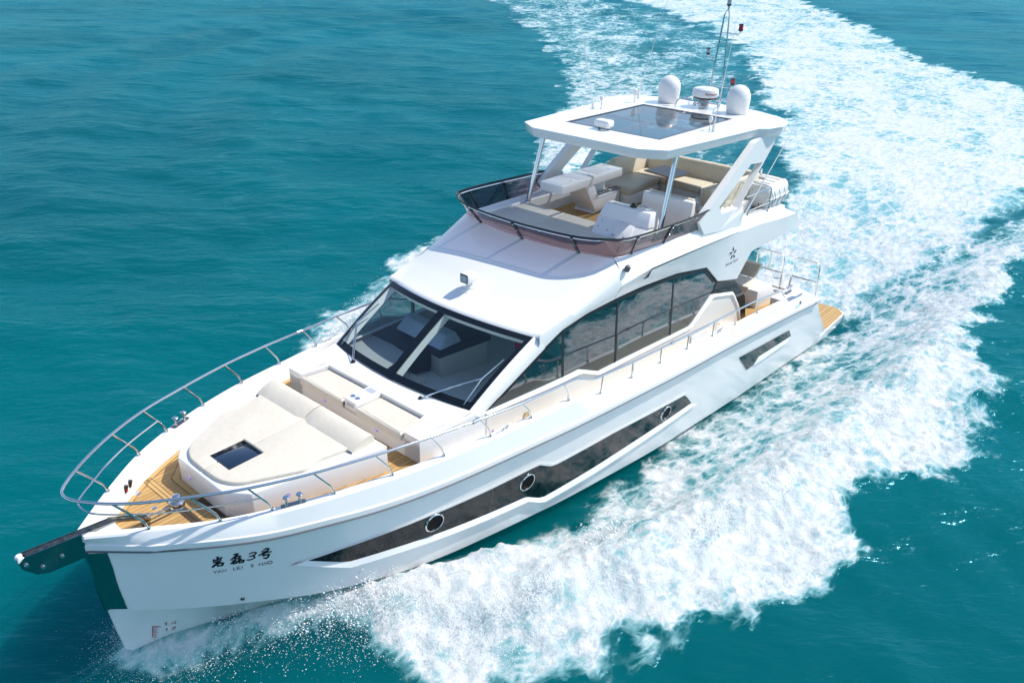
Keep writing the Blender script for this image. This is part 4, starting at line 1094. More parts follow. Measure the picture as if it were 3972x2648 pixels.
def wiper(pivot, elbow, tipa, tipb):
    pv = WS(*pivot, .035); el = WS(*elbow, .045); a = WS(*tipa, .030); b_ = WS(*tipb, .030)
    m = MB().lathe([(.04, -.04), (.045, 0), (.035, .03), (.02, .04), (0, .042)], pv, 14, (.5, 0, .85))
    wp = P('wiper', m, BLACK)
    off = Vector((.02, .028, 0)) if abs(el.y - pv.y) < .5 else Vector((.03, 0, .02))
    P('wiper_arm', MB().tube([pv, pv.lerp(el, .5) + Vector((0, 0, .02)), el], .011, 8).tube([pv + off, pv.lerp(el, .5) + off + Vector((0, 0, .015)), el + off * .4], .009, 8), STEEL, wp)
    P('wiper_blade', MB().tube([a, el, b_], [.006, .016, .006], 8), STEEL, wp)
    P('wiper_rubber', MB().tube([a - Vector((0, 0, .014)), el - Vector((0, 0, .018)), b_ - Vector((0, 0, .014))], .005, 6), BLACK, wp)
wiper((-.54, -.045), (-.92, .33), (-.86, .66), (-.90, .03))
wiper((.50, -.06), (.90, .345), (.94, .63), (.92, .03))
# ================================================================== DECKHOUSE SIDES
WT = [(-1.36, -.03), (-2.68, .60), (-3.23, .87), (-3.92, .96), (-4.9, .98), (-6.86, .86), (-8.2, .67), (-8.73, .17), (-9.7, -.06), (-10.32, -.65), (-10.48, -1.25)]
WB = [(-1.36, -.03), (-3.72, -.10), (-4.31, -.36), (-4.98, -.38), (-7.69, -.55), (-8.56, -.07), (-9.66, -.33), (-10.09, -.86), (-10.21, -1.24), (-10.48, -1.25)]
SO = [(-1.33, -.055), (-3.76, -.175), (-4.33, -.425), (-5.0, -.445), (-7.74, -.615), (-8.62, -.135), (-9.60, -.37), (-10.03, -.86), (-10.21, -1.24)]
WALLB = [(-1.3, -.62), (-10.25, -1.35)]
SWX = [(-3.26, .04), (-4.85, .045), (-6.86, .05)]
house = None
for s in (1, -1):
    side = (lambda m: m) if s == 1 else (lambda m: m.mirror())
    wall = band(SO, [(-1.33, -.62), (-3, -.70), (-10.21, -1.40)], lambda x, z: Yw(x), 0.0)
    h_ = P('deckhouse_wall', side(wall), CREAMGEL)
    sill = []
    IX, IZ = zip(*WB[:9][::-1]); OX, OZ = zip(*SO[::-1])
    for k in range(91):
        t_ = k / 90; xi = -10.21 + (-1.36 + 10.21) * t_; xo = -10.21 + (-1.33 + 10.21) * t_
        zi = float(I(xi, IX, IZ)); zo = float(I(xo, OX, OZ))
        sill.append([(xi, GLS(xi, zi) - .05, zi), (xi, GLS(xi, zi) + .012, zi), (xo, Yw(xo) + .035, zo), (xo, Yw(xo) + .002, zo - .03)])
    P('window_sill', side(MB().grid(sill)), WHITE, h_, smooth=25)
    g_ = band(WT, WB, GLS, .0, step=.6)
    P('side_window', side(g_), SIDEGLASS, h_, smooth=60)
    # black border and uprights behind the glass
    br = MB()
    ti = [(-1.8, .12), (-2.68, .535), (-3.23, .80), (-3.92, .885), (-4.9, .905), (-6.86, .785), (-8.12, .60), (-8.60, .19)]
    br2 = band([p for p in WT[:8]], ti, GLS, .006, step=.6); br.add(br2.v, br2.f)
    for x0, z0, z1 in ((-3.26, -.09, .86), (-4.86, -.38, .97), (-6.88, -.5, .85)):
        br.grid([[(x0 - w_, GLS(x0, z) + .005, z) for w_ in (-.03, .03)] for z in (z0, z1)])
    br.grid([[(-8.56 - .05 * k, GLS(-8.6, .05) + .012, -.09 + .02 * k), (-8.78 - .05 * k, GLS(-8.7, .17) + .012, .16)] for k in (0, 1)])
    P('window_border', side(br), NAVY, h_, smooth=0)
    cg = band([(-8.62, -.02), (-8.73, .17), (-9.7, -.06), (-10.32, -.65), (-10.48, -1.25)], [(-8.62, -.10), (-9.66, -.33), (-10.09, -.86), (-10.21, -1.24), (-10.48, -1.25)], GLS, .004, step=.3)
    P('corner_glass', side(cg), HULLGLASS, h_, smooth=0)
    # air intake grille, locker doors, speaker
    for k in range(7):
        z = -.87 - .032 * k
        gp = MB().add([(-7.84, Yw(-8) + .004, z + .018), (-8.60, Yw(-8) + .004, z - .022 + .0), (-8.60, Yw(-8) + .026, z - .042), (-7.84, Yw(-8) + .026, z - .004)], [(0, 1, 2, 3)])
        P('vent_slat', side(gp), WHITE, h_, smooth=0)
    P('vent_recess', side(MB().add([(-7.80, Yw(-8) + .002, -.83), (-8.64, Yw(-8) + .002, -.87), (-8.64, Yw(-8) + .002, -1.14), (-7.80, Yw(-8) + .002, -1.09)], [(0, 1, 2, 3)])), GREYP, h_, smooth=0)
    for x0, x1 in ((-9.0, -9.3), (-5.55, -5.8)):
        zt = -.62 - .034 * (-x0 - 2) ; zb = zt - .42
        P('locker_door', side(MB().box(x0, x1, Yw(x0), Yw(x0) + .008, zb, zt)), CREAMGEL, h_, bevel=.004)
        P('locker_latch', side(MB().lathe([(0, .008), (.02, .006), (.024, 0)], ((x0 + x1) / 2, Yw(x0) + .008, zt - .13), 14, (0, 1, 0))), BRASS, h_)
    P('deck_speaker', side(MB().lathe([(0, .010), (.052, .010), (.056, .016), (.075, .014), (.08, 0)], (-2.31, Yw(-2.31), -.48), 28, (0, 1, 0))), BRASS, h_)
deck_light((-1.50, Yw(-1.5), -.46), (.12, .99, 0)); deck_light((.45, 1.80, -.40), (.1, 1, 0))
# dark glazed aft corner panel and saloon doors
P('saloon_doors', MB().box(-8.86, -8.82, -1.98, 1.98, -1.4, .95), HULLGLASS)

# windscreen pillars
pl = MB()
rows = []
for k in range(9):
    t_ = k / 8
    a = WS(1.0, t_, .006); c = Vector((-1.36, GLS(-1.36, -.03), -.03)).lerp(Vector((-2.70, GLS(-2.7, .60), .61)), t_)
    mid_ = (a + c) / 2 + Vector((.035, .05, .045))
    m1 = (a * .8 + c * .2) + Vector((.02, .022, .03)); m2 = (a * .2 + c * .8) + Vector((.02, .045, .02))
    rows.append([WS(1.0, t_, -.02), a, m1, mid_, m2, c, c - Vector((0, .05, 0))])
rows.insert(0, [p + Vector((.10, .01, -.05)) for p in rows[0]])
rows.append([p + Vector((-.09, .004, .045)) for p in rows[-1]])
pl.grid(rows)
P('windscreen_pillar', pl, WHITE, smooth=50); P('windscreen_pillar', pl.mirror(), WHITE, smooth=50)
# ================================================================== ROOF BROW AND FLYBRIDGE SHELL
ZR = lambda s: float(I(s, [-4.42, -4.37, -4.1, -3.6, -2.95, -2.5, -2.3], [1.79, 1.78, 1.675, 1.47, 1.21, 1.055, 1.005]))
SHY, SHZ = ([-4.73, -3.9, -3.2, -2.66], [2.06, 2.02, 1.97, 1.93]), ([-4.73, -3.9, -3.2, -2.66], [1.60, 1.30, 1.08, .955])
KY, KZ = ([-4.73, -3.9, -3.2, -2.66], [2.13, 2.06, 1.99, 1.945]), ([-4.73, -3.9, -3.2, -2.66], [1.30, 1.12, .98, .88])
TY, TZ = ([-4.73, -3.9, -3.2, -2.66], [1.985, 1.972, 1.955, 1.90]), ([-4.73, -3.9, -3.2, -2.66], [.985, .965, .865, .60])
rows = []
for s in [-2.27, -2.30, -2.36] + list(np.linspace(-2.5, -4.37, 16)):
    yb = float(I(s, [-4.37, -2.3], [1.89, 1.84]))
    r = []
    for f in np.linspace(0, 1, 9):
        y = yb * f
        x = s - .1 * y * y
        z = ZR(s) - .022 * y * y * (1 if s > -3 else float(I(s, [-4.37, -3], [.05, 1])))
        if s > -2.28: z -= .045
        r.append((x, y, z))
    xe = s - .1 * yb * yb
    def S_(T): return float(I(xe, T[0], T[1]))
    e0 = r[-1]
    shy, shz = S_(SHY), S_(SHZ)
    if s > -2.28:
        r += [(xe, shy, shz - .05), (xe, S_(KY), S_(KZ) - .05), (xe, S_(TY), S_(TZ))]
    else:
        r += [(xe, (e0[1] + shy) / 2, (e0[2] + shz) / 2 + .012), (xe, shy, shz)][1:] + [(xe, S_(KY), S_(KZ)), (xe, S_(TY), S_(TZ))]
    rows.append(r)
br = MB().grid(rows)
br.both()
roof = P('cabin_roof', br, WHITE, smooth=60)
# side body of the flybridge, window head down to the wing tip
ST_ = [ # x, (B y z), (R y z), (K y z), (K2 y z), (T y z)
 (-4.73, (1.89, 1.78), (2.06, 1.60), (2.13, 1.30), (2.11, 1.24), (1.985, .985)),
 (-5.3, (1.97, 1.76), (2.10, 1.58), (2.175, 1.38), (2.15, 1.31), (1.985, .975)),
 (-5.65, (2.0, 1.75), (2.12, 1.56), (2.195, 1.42), (2.175, 1.35), (1.985, .965)),
 (-7.0, (2.06, 1.71), (2.15, 1.52), (2.205, 1.385), (2.19, 1.34), (1.99, .86)),
 (-8.2, (2.09, 1.67), (2.16, 1.49), (2.205, 1.335), (2.19, 1.29), (2.045, .68)),
 (-8.80, (2.10, 1.64), (2.165, 1.48), (2.205, 1.30), (2.195, 1.26), (2.06, .185)),
 (-9.15, (2.08, 1.60), (2.15, 1.46), (2.205, 1.285), (2.20, 1.24), (2.055, .10)),
 (-9.85, (2.03, 1.50), (2.13, 1.39), (2.205, 1.24), (2.20, 1.20), (2.02, -.07)),
 (-10.25, (1.98, 1.45), (2.11, 1.35), (2.205, 1.22), (2.20, 1.17), (2.10, .53)),
 (-11.3, (1.94, 1.38), (2.09, 1.26), (2.205, 1.10), (2.20, 1.06), (2.10, .525)),
 (-11.75, (1.92, 1.33), (2.07, 1.21), (2.19, 1.055), (2.185, 1.02), (2.10, .52)),
 (-12.1, (1.92, 1.14), (2.05, 1.10), (2.17, 1.02), (2.165, .985), (2.10, .515)),
 (-12.41, (1.96, 1.0), (2.05, 1.0), (2.145, .99), (2.14, .96), (2.10, .51)),
 (-12.99, (1.96, .575), (2.03, .57), (2.075, .56), (2.072, .545), (2.06, .475))]
sd = MB(); rows = []
for x, B_, R__, K_, K2, T_ in ST_:
    inn_y = 1.80
    zin = 1.20 if x > -11.9 else min(B_[1] - .03, 1.1)
    rows.append([(x, inn_y, zin), (x, inn_y + .01, B_[1] - .06), (x, inn_y + .03, B_[1] - .035), (x, B_[0] - .03, B_[1] - .015), (x, *B_), (x, (B_[0] + R__[0]) / 2 + .012, (B_[1] + R__[1]) / 2 + .012), (x, *R__), (x, *K_)])
sd.grid(rows)
low = [[(x, *K_), (x, K2[0] + (.0), K2[1]), (x, *T_), (x, T_[0] - .06, T_[1] + .005)] for x, B_, R__, K_, K2, T_ in ST_]
sd.grid(low)
sd.both()
# floor / overhang slab
sd.grid([[(x, -2.05, .93), (x, 0, .95), (x, 2.05, .93)] for x in (-8.7, -10.2)])
sd.grid([[(x, y, z) for y in (-2.05, 0, 2.05)] for x, z in ((-10.2, .93), (-11.5, .60), (-12.99, .475))])
sd.grid([[(x, y, z) for y in (-2.0, 0, 2.0)] for x, z in ((-11.0, 1.245), (-12.1, 1.12), (-12.41, .97), (-12.99, .56))])
fly = P('flybridge_body', sd, WHITE, smooth=19)
for s in (1, -1):
    side = (lambda m: m) if s == 1 else (lambda m: m.mirror())
    ln = [(-5.36, 1.275), (-5.62, 1.405), (-6.3, 1.388), (-9.15, 1.285)]
    lm = MB()
    up = [(-5.62, 1.418), (-6.3, 1.402), (-8, 1.345), (-9.18, 1.288)]; dn = [(-5.62, 1.392), (-6.3, 1.376), (-8, 1.330), (-9.18, 1.282)]
    F_ = lambda x, z: 2.205
    g_ = band(up, dn, F_, .004); lm.add(g_.v, g_.f)
    g_ = band([(-5.34, 1.285), (-5.62, 1.418)], [(-5.34, 1.270), (-5.52, 1.268), (-5.62, 1.392)], F_, .0045); lm.add(g_.v, g_.f)
    P('styling_groove', side(lm), BLACK, fly, smooth=0)
def FWI(x, z):   # real wing face at height z between knuckle and lower edge
    K_ = (float(I(-x, [4.73, 9.15, 12.15], [2.11, 2.20, 2.17])), float(I(-x, [4.73, 5.65, 7, 8.8, 9.85, 11.3], [1.24, 1.35, 1.34, 1.26, 1.20, 1.08])))
    T0 = (float(I(-x, [8.2, 8.8, 9.15, 9.85, 10.25, 12], [2.045, 2.06, 2.055, 2.02, 2.10, 2.10])), float(I(-x, [8.2, 8.8, 9.15, 9.85, 10.25, 12], [.68, .185, .10, -.07, .53, .52])))
    t_ = (K_[1] - z) / (K_[1] - T0[1]); return K_[0] + (T0[0] - K_[0]) * t_
for sh in STAR:
    P('star_emblem', poly(sh, FWI, .006, .003), pmat('emblem_grey', (.035, .04, .05, 1), .25) if 'emblem_grey' not in MATS else MATS['emblem_grey'], fly, smooth=0)
def small_caps(txt, x0, z0, cap, length, slope_, name, parent, F, mat):
    """small-caps line running aft from (x0, z0)"""
    u = 0.0; wd = []
    for i, ch_ in enumerate(txt):
        big = i == 0 or (txt[i - 1] == ' ')
        wd.append((ch_, u, 1.0 if big else .78)); u += .32 if ch_ == ' ' else ((.70 if big else .56) if ch_ != 'I' else .25)
    for ch_, uu, sc in wd:
        if ch_ == ' ': continue
        g = text_mesh(ch_, 1.0, lambda a, b_: (a, b_, 0))
        if not g.v: continue
        xs_ = [v[0] for v in g.v]; k = cap / .70
        g.v = [((uu + (v[0]) * sc) * length / u, v[1] * sc * k, 0) for v in g.v]
        m = MB().add([(x0 - a, F(x0 - a, z0 + b_ + slope_ * a) + .006, z0 + b_ + slope_ * a + 0.0) for a, b_, _ in g.v], g.f)
        P(name, m, mat, parent, smooth=0, weld=False)
small_caps('EASTAR YACHT', -8.97, .50, .075, .60, -.03, 'maker_name_letter', fly, FWI, MATS['emblem_grey'])
P('roof_camera', MB().lathe([(0, .0), (.05, .0), (.055, .03), (.055, .08), (.04, .11), (0, .12)], (-4.86, 2.115, 1.56), 18, (0, .35, .9)), RUBBER, fly)
# ---- spotlight on the roof
sl = MB().lathe([(.10, -.03), (.10, .015), (.075, .03), (.06, .05), (.055, .10), (0, .10)], (-2.90, 0, 1.20), 24)
spot = P('searchlight', sl, PLASTIC, roof)
hd = MB(); c0 = Vector((-2.88, 0, 1.41))
prof_ = [(-.11, .085, .075), (-.10, .105, .09), (.0, .115, .10), (.10, .11, .10), (.13, .10, .09)]
rws = []
for x, hy, hz in prof_:
    rws.append([c0 + Vector((x, hy * math.copysign(abs(math.cos(a)) ** .45, math.cos(a)), hz * math.copysign(abs(math.sin(a)) ** .45, math.sin(a)))) for a in [k * math.pi / 12 for k in range(24)]])
hd.grid(rws, close=True); hd.add(rws[0], [tuple(range(24))]); hd.add(rws[-1], [tuple(range(24))])
P('searchlight_head', hd, PLASTIC, roof, smooth=50)
P('searchlight_rim', MB().box(-2.752, -2.742, -.095, .095, 1.325, 1.495), BLACK, roof, bevel=.004)
P('searchlight_glass', MB().box(-2.744, -2.738, -.075, .075, 1.348, 1.472), CLEARL, roof)
P('searchlight_foot', MB().hexa([(-3.10, -.10, 1.24), (-2.72, -.10, 1.12), (-2.72, .10, 1.12), (-3.10, .10, 1.24)], [(-3.05, -.07, 1.30), (-2.78, -.08, 1.172), (-2.78, .08, 1.172), (-3.05, .07, 1.30)]), WHITE, roof, bevel=.01)

# ---- smoked flybridge windscreen
def fw_path():
    # (base, top) pairs from starboard aft round the front to port aft
    prt = [((-7.72, 2.075, 1.70), (-7.72, 2.16, 2.10)), ((-6.9, 2.05, 1.715), (-6.9, 2.20, 2.12)), ((-6.1, 2.02, 1.735), (-6.1, 2.20, 2.15)), ((-5.4, 1.975, 1.755), (-5.32, 2.18, 2.18)), ((-4.98, 1.94, 1.77), (-4.80, 2.12, 2.20)),
           ((-4.80, 1.89, 1.78), (-4.60, 2.02, 2.205)), ((-4.70, 1.78, 1.782), (-4.45, 1.86, 2.21)), ((-4.62, 1.55, 1.783), (-4.29, 1.62, 2.21)), ((-4.53, 1.25, 1.783), (-4.17, 1.31, 2.21)), ((-4.42, .7, 1.783), (-4.08, .72, 2.21)), ((-4.37, 0, 1.783), (-4.04, 0, 2.21))]
    return prt
fp = fw_path()
allp = fp + [((b0[0], -b0[1], b0[2]), (t0[0], -t0[1], t0[2])) for b0, t0 in fp[-2::-1]]
bs = smoothpath([p[0] for p in allp], 4); ts = smoothpath([p[1] for p in allp], 4)
fws = P('flybridge_windscreen', MB().grid([[b_, b_.lerp(t_, .5), t_] for b_, t_ in zip(bs, ts)]), SMOKE, smooth=60)
inn_t = [t_ + (Vector((t_.x + 6.5, 0, 0)) * 0 + Vector((-.028 if t_.x > -5 else 0, -.028 * math.copysign(1, t_.y) if abs(t_.y) > .4 and t_.x < -4.4 else 0, -.045))) for t_ in ts]
P('screen_rail', MB().tube([p - Vector((0, 0, .0)) for p in inn_t], .013, 10), STEEL, fws)
P('screen_edge_trim', MB().tube(ts, .017, 8), NAVY, fws)
sup = [8, 10, 12]
def support(b0, t0, wdt=.06):
    b0 = Vector(b0); t0 = Vector(t0); d = (t0 - b0)
    along = Vector((0, 1, 0)) if abs(b0.y) < 1.7 else Vector((1, 0, 0))
    m = MB(); n = d.cross(along).normalized() * .012
    if n.dot(Vector((-6, 0, 1.9)) - b0) > 0: n = -n
    a_ = along * wdt / 1.6
    tt = b0 + d * .93
    m.loft([b0 - a_ + n * .4, b0 + a_ + n * .4, b0 + a_ + n * 2, b0 - a_ + n * 2], [tt - a_ + n * .4, tt + a_ + n * .4, tt + a_ + n * 2, tt - a_ + n * 2])
    su = P('screen_support', m, BLACK, fws)
    for f in (.12, .5, .85):
        P('screen_bolt', MB().lathe([(0, .014), (.010, .012), (.013, 0)], b0 + d * f + n * 2, 10, n), STEEL, fws)
def at_pair(x=None, y=None, s=1):
    for (b0, t0), (b1, t1) in zip(fp, fp[1:]):
        if y is not None and x is None:
            if b0[0] > -4.9 and min(b0[1], b1[1]) <= y <= max(b0[1], b1[1]):
                f = (y - b0[1]) / (b1[1] - b0[1] + 1e-9); return Vector(b0).lerp(Vector(b1), f), Vector(t0).lerp(Vector(t1), f)
        elif x is not None and min(b0[0], b1[0]) <= x <= max(b0[0], b1[0]):
            f = (x - b0[0]) / (b1[0] - b0[0]); return Vector(b0).lerp(Vector(b1), f), Vector(t0).lerp(Vector(t1), f)
bb = [at_pair(y=1.25), at_pair(x=-5.22), at_pair(x=-6.25)]
support(*at_pair(y=.001))
for b0, t0 in bb:
    support(b0, t0); support((b0.x, -b0.y, b0.z), (t0.x, -t0.y, t0.z))
for b0, t0 in [at_pair(y=.6), at_pair(x=-5.75), at_pair(x=-7.2)]:
    for s in (1, -1):
        p = b0.lerp(t0, .84); p.y *= s
        P('screen_bolt', MB().lathe([(0, .02), (.013, .018), (.016, 0)], p, 12, (1, .2 * s, .4) if abs(p.y) < 1.6 else (0, s, .3)), STEEL, fws)

# ---- flybridge deck
fd = MB()
fd.box(-11.1, -6.6, -1.82, 1.82, 1.17, 1.245)
fdeck = P('flybridge_deck', fd, WHITE)
P('flybridge_teak', MB().box(-11.0, -6.55, -1.80, 1.80, 1.246, 1.254), TEAK, fdeck, smooth=0)
P('liferaft_deck', MB().box(-12.0, -11.0, -2.0, 2.0, 1.18, 1.25), NONSKID, fdeck)
fl_ = MB()   # ledge behind the screen and the sunpad base
rows = []
for y in np.linspace(-1, 1, 13):
    yb = y * 1.88
    rows.append([(-4.37 - .1 * yb * yb, yb, 1.782), (-4.47 - .1 * yb * yb, yb * .99, 1.775), (-4.62 - .10 * yb * yb, yb * .97, 1.66), (-5.6, yb * .98, 1.62)])
fl_.grid(rows)
fl_.box(-6.56, -5.0, -1.80, 1.80, 1.2, 1.60)
fpadbase = P('flybridge_sunpad', fl_, WHITE, smooth=30)
def qp(pts, z0, z1, name, mat, parent, r=.03, bevel=.022):
    return P(name, MB().loft([(x, y, z0) for x, y in pts], [(x, y, z1) for x, y in pts]), mat, parent, bevel=bevel, seg=3, smooth=50)
qp([(-4.82, -.62), (-4.98, -1.45), (-5.25, -1.74), (-6.57, -1.74), (-6.55, -.62)], 1.60, 1.667, 'sunpad_cushion', CREAM, fpadbase)
qp([(-4.78, .9), (-4.80, -.61), (-6.55, -.61), (-6.52, .45), (-5.93, .50), (-5.9, 1.7), (-5.15, 1.7), (-4.92, 1.4)][::-1], 1.60, 1.667, 'sunpad_cushion', CREAM, fpadbase)

# ---- helm console (port side)
hc = MB()
hc.hexa([(-5.90, .50, 1.62), (-5.90, 1.66, 1.62), (-6.75, 1.66, 1.25), (-6.75, .42, 1.25)], [(-6.28, .42, 1.95), (-6.28, 1.62, 1.95), (-6.75, 1.62, 1.95), (-6.75, .42, 1.95)])
hc.hexa([(-6.24, .44, 1.93), (-6.24, 1.66, 1.93), (-6.80, 1.62, 1.80), (-6.80, .44, 1.80)], [(-6.40, .50, 2.19), (-6.40, 1.60, 2.19), (-6.62, 1.60, 2.19), (-6.62, .50, 2.19)])
helm = P('helm_console', hc, WHITE, bevel=.03, seg=3)
dr = MB()   # hinged door on the sloping front face
A0, A1 = Vector((-5.90, 0, 1.62)), Vector((-6.28, 0, 1.95)); nf = (A1 - A0).cross(Vector((0, 1, 0))).normalized(); nf = nf if nf.x > 0 else -nf
def face(u, y, o): return A0.lerp(A1, u) + Vector((0, y, 0)) + nf * o
pts = rounded([(.12, .92), (.12, 1.42), (.86, 1.36), (.86, .88)], .07, 4)
dr.loft([face(u, y, .002) for u, y in pts], [face(u, y, .02) for u, y in pts])
P('console_door', dr, PLASTIC, helm, bevel=.006)
for y in (1.02, 1.28):
    P('door_latch', MB().tube([face(.22, y - .03, .022), face(.22, y + .03, .022)], .02, 10), STEEL, helm)
for u, y in ((.75, .60), (.45, .58), (.40, .82)):
    P('console_screw', MB().lathe([(0, .006), (.012, .004)], face(u, y, .001), 10, nf), BLACK, helm)
P('compass', MB().lathe([(.075, 0), (.078, .02), (.06, .035), (.055, .06), (.03, .085), (0, .09)], (-6.52, 1.10, 2.19), 20), BLACK, helm)
wh = MB(); cw = Vector((-6.98, 1.12, 2.0)); ax_ = Vector((-.75, 0, .66)).normalized(); u_ = Vector((0, 1, 0)); v_ = ax_.cross(u_)
wh.tube([cw + (u_ * math.cos(a) + v_ * math.sin(a)) * .19 for a in [k * math.pi / 12 for k in range(24)]], .014, 8, closed=True)
for a in (math.pi / 2, math.pi * 7 / 6, math.pi * 11 / 6): wh.tube([cw, cw + (u_ * math.cos(a) + v_ * math.sin(a)) * .19], .010, 6)
P('steering_wheel', wh, STEEL, helm)
# ---- helm bench
hs = MB()
hs.hexa([(-7.74, .46, 1.25), (-7.74, 1.66, 1.25), (-8.02, 1.66, 1.25), (-8.02, .46, 1.25)], [(-7.86, .46, 2.12), (-7.86, 1.70, 2.12), (-8.00, 1.70, 2.12), (-8.00, .46, 2.12)])
hs.box(-8.5, -8.0, .50, 1.66, 1.25, 1.60)
bench = P('helm_bench', hs, WHITE, bevel=.03, seg=3)
P('helm_bench_cushion', MB().hexa([(-8.0, .48, 1.62), (-8.0, 1.66, 1.62), (-8.14, 1.66, 1.62), (-8.14, .48, 1.62)], [(-8.0, .50, 2.14), (-8.0, 1.62, 2.14), (-8.10, 1.62, 2.14), (-8.10, .50, 2.14)]), CREAM, bench, bevel=.03)
P('helm_bench_cushion', MB().box(-8.5, -8.14, .52, 1.64, 1.60, 1.70), CREAM, bench, bevel=.03)
# ---- wet bar (starboard)
wb = MB()
wb.loft([(-8.0, -.93, 1.25), (-8.0, -1.50, 1.25), (-9.02, -1.50, 1.25), (-9.02, -.93, 1.25)], [(-8.10, -.90, 1.32), (-8.10, -1.50, 1.32), (-9.03, -1.50, 1.32), (-9.03, -.90, 1.32)])
wb.prism([(-8.04, 1.32), (-9.03, 1.32), (-9.03, 1.62), (-8.42, 1.62), (-8.15, 1.62), (-7.95, 1.97), (-7.60, 1.97)], 1, -1.50, -.90)
wb.prism([(-8.9, 1.9), (-8.9, 1.62), (-8.5, 1.62), (-8.5, 1.9)], 1, -1.50, -1.25)
wb.box(-9.03, -6.72, -1.52, -.88, 1.965, 2.165)
bar = P('wet_bar', wb, WHITE, bevel=.022, seg=3)
for x0, x1 in ((-6.80, -7.36), (-7.42, -8.08), (-8.14, -8.92)):
    lid = P('bar_lid', MB().box(x0, x1, -1.46, -.96, 2.165, 2.173), PLASTIC, bar, bevel=.004)
    P('lid_catch', MB().box((x0 + x1) / 2 - .1, (x0 + x1) / 2 - .15, -1.06, -1.02, 2.172, 2.178), GREYP, bar)
gr = MB(); z = 1.70
gr.tube([(-8.0, -.87, z), (-8.98, -.87, z)], .010, 6); gr.tube([(-8.05, -.99, z + .01), (-9.0, -.99, z + .01)], .010, 6)
for k in range(8): gr.tube([(-8.06 - .13 * k, -.87, z), (-8.06 - .13 * k, -.99, z + .01)], .007, 6)
P('barbecue_rack', gr, DARKW, bar)
# ---- sofa (U shape) and its table
so = MB().box(-11.42, -9.3, -1.80, -1.60, 1.25, 1.60)
sofa = P('flybridge_sofa', so, PLASTIC)
sofa_c = [([(-8.98, -.62), (-10.45, -.72), (-10.52, -1.45), (-9.35, -1.45)], 'stbd'), ([(-10.50, -1.46), (-10.47, -.30), (-10.25, .52), (-11.3, .62), (-11.3, -1.46)], 'aft')]
qp([(-9.02, -.60), (-10.42, -.68), (-10.45, -1.50), (-9.05, -1.50)], 1.54, 1.70, 'sofa_seat_cushion', CREAMD, sofa, bevel=.045)
P('sofa_plinth', MB().box(-11.15, -9.64, .60, 1.62, 1.25, 1.545).box(-11.3, -10.5, -1.6, 1.5, 1.25, 1.54), PLASTIC, sofa)
so2 = MB().box(-10.4, -9.08, -1.6, -.66, 1.25, 1.545); P('sofa_plinth', so2, PLASTIC, sofa, bevel=.01)
qp([(-10.46, -1.50), (-10.46, -.42), (-10.35, .50), (-11.12, .52), (-11.12, -1.50)], 1.54, 1.70, 'sofa_seat_cushion', CREAMD, sofa, bevel=.045)
qp([(-9.60, .95), (-9.60, 1.50), (-11.12, 1.50), (-11.12, .53), (-10.36, .51)], 1.54, 1.70, 'sofa_seat_cushion', CREAMD, sofa, bevel=.045)
# backrests
P('sofa_backrest', MB().hexa([(-9.35, -1.50, 1.62), (-11.2, -1.50, 1.62), (-11.2, -1.78, 1.62), (-9.35, -1.78, 1.62)], [(-9.75, -1.58, 2.12), (-11.2, -1.58, 2.12), (-11.2, -1.76, 2.12), (-9.75, -1.76, 2.12)]), CREAMD, sofa, bevel=.05, seg=3)
P('sofa_backrest', MB().hexa([(-11.10, -1.52, 1.62), (-11.10, 1.50, 1.62), (-11.45, 1.55, 1.62), (-11.45, -1.6, 1.62)], [(-11.24, -1.56, 2.10), (-11.24, 1.46, 2.10), (-11.40, 1.46, 2.10), (-11.40, -1.6, 2.10)]), CREAMD, sofa, bevel=.05, seg=3)
P('sofa_backrest', MB().hexa([(-9.28, 1.12, 1.60), (-9.28, 1.46, 1.60), (-11.15, 1.55, 1.60), (-11.15, 1.42, 1.60)], [(-9.10, 1.22, 2.10), (-9.10, 1.44, 2.10), (-11.15, 1.52, 2.10), (-11.15, 1.42, 2.10)]), CREAMD, sofa, bevel=.05, seg=3)
P('sofa_end_panel', MB().box(-9.6, -9.22, 1.12, 1.56, 1.25, 1.62), PLASTIC, sofa, bevel=.015)
P('sofa_back_shell', MB().box(-11.46, -11.42, -1.7, 1.62, 1.25, 1.98), PLASTIC, sofa)
tb = P('flybridge_table', MB().loft([(x, y, 1.925) for x, y in [(-9.93, -.85), (-9.78, .05), (-10.55, .16), (-10.72, -.74)]], [(x, y, 1.955) for x, y in [(-9.93, -.85), (-9.78, .05), (-10.55, .16), (-10.72, -.74)]]), TEDGE, bevel=.008)
P('table_top', MB().loft([(x, y, 1.955) for x, y in [(-9.94, -.84), (-9.79, .04), (-10.54, .15), (-10.71, -.73)]], [(x, y, 1.9605) for x, y in [(-9.94, -.84), (-9.79, .04), (-10.54, .15), (-10.71, -.73)]]), TABLE, tb, smooth=0)
P('table_leg', MB().lathe([(.18, 0), (.18, .015), (.05, .03), (.042, .06), (.042, .67), (.12, .675)], (-10.28, -.36, 1.255), 20), GOLDST, tb)
# ================================================================== HARDTOP
HO = [(-6.13, -1.31), (-6.13, 1.31), (-6.45, 1.80), (-8.0, 1.95), (-9.62, 2.09), (-9.78, 2.25), (-10.25, 2.36), (-10.78, 2.25), (-11.2, 1.85), (-11.5, 1.15), (-11.62, 0), (-11.5, -1.15), (-11.2, -1.85), (-10.78, -2.25), (-10.25, -2.36), (-9.78, -2.25), (-9.62, -2.09), (-8.0, -1.95), (-6.45, -1.80)]
SKL = [(-7.13, -1.163), (-7.13, 1.163), (-10.13, 1.163), (-10.13, -1.163)]
def ztop(x, y): return 3.46 + .02 * (1 - (y / 2.0) ** 2)
ht = MB()
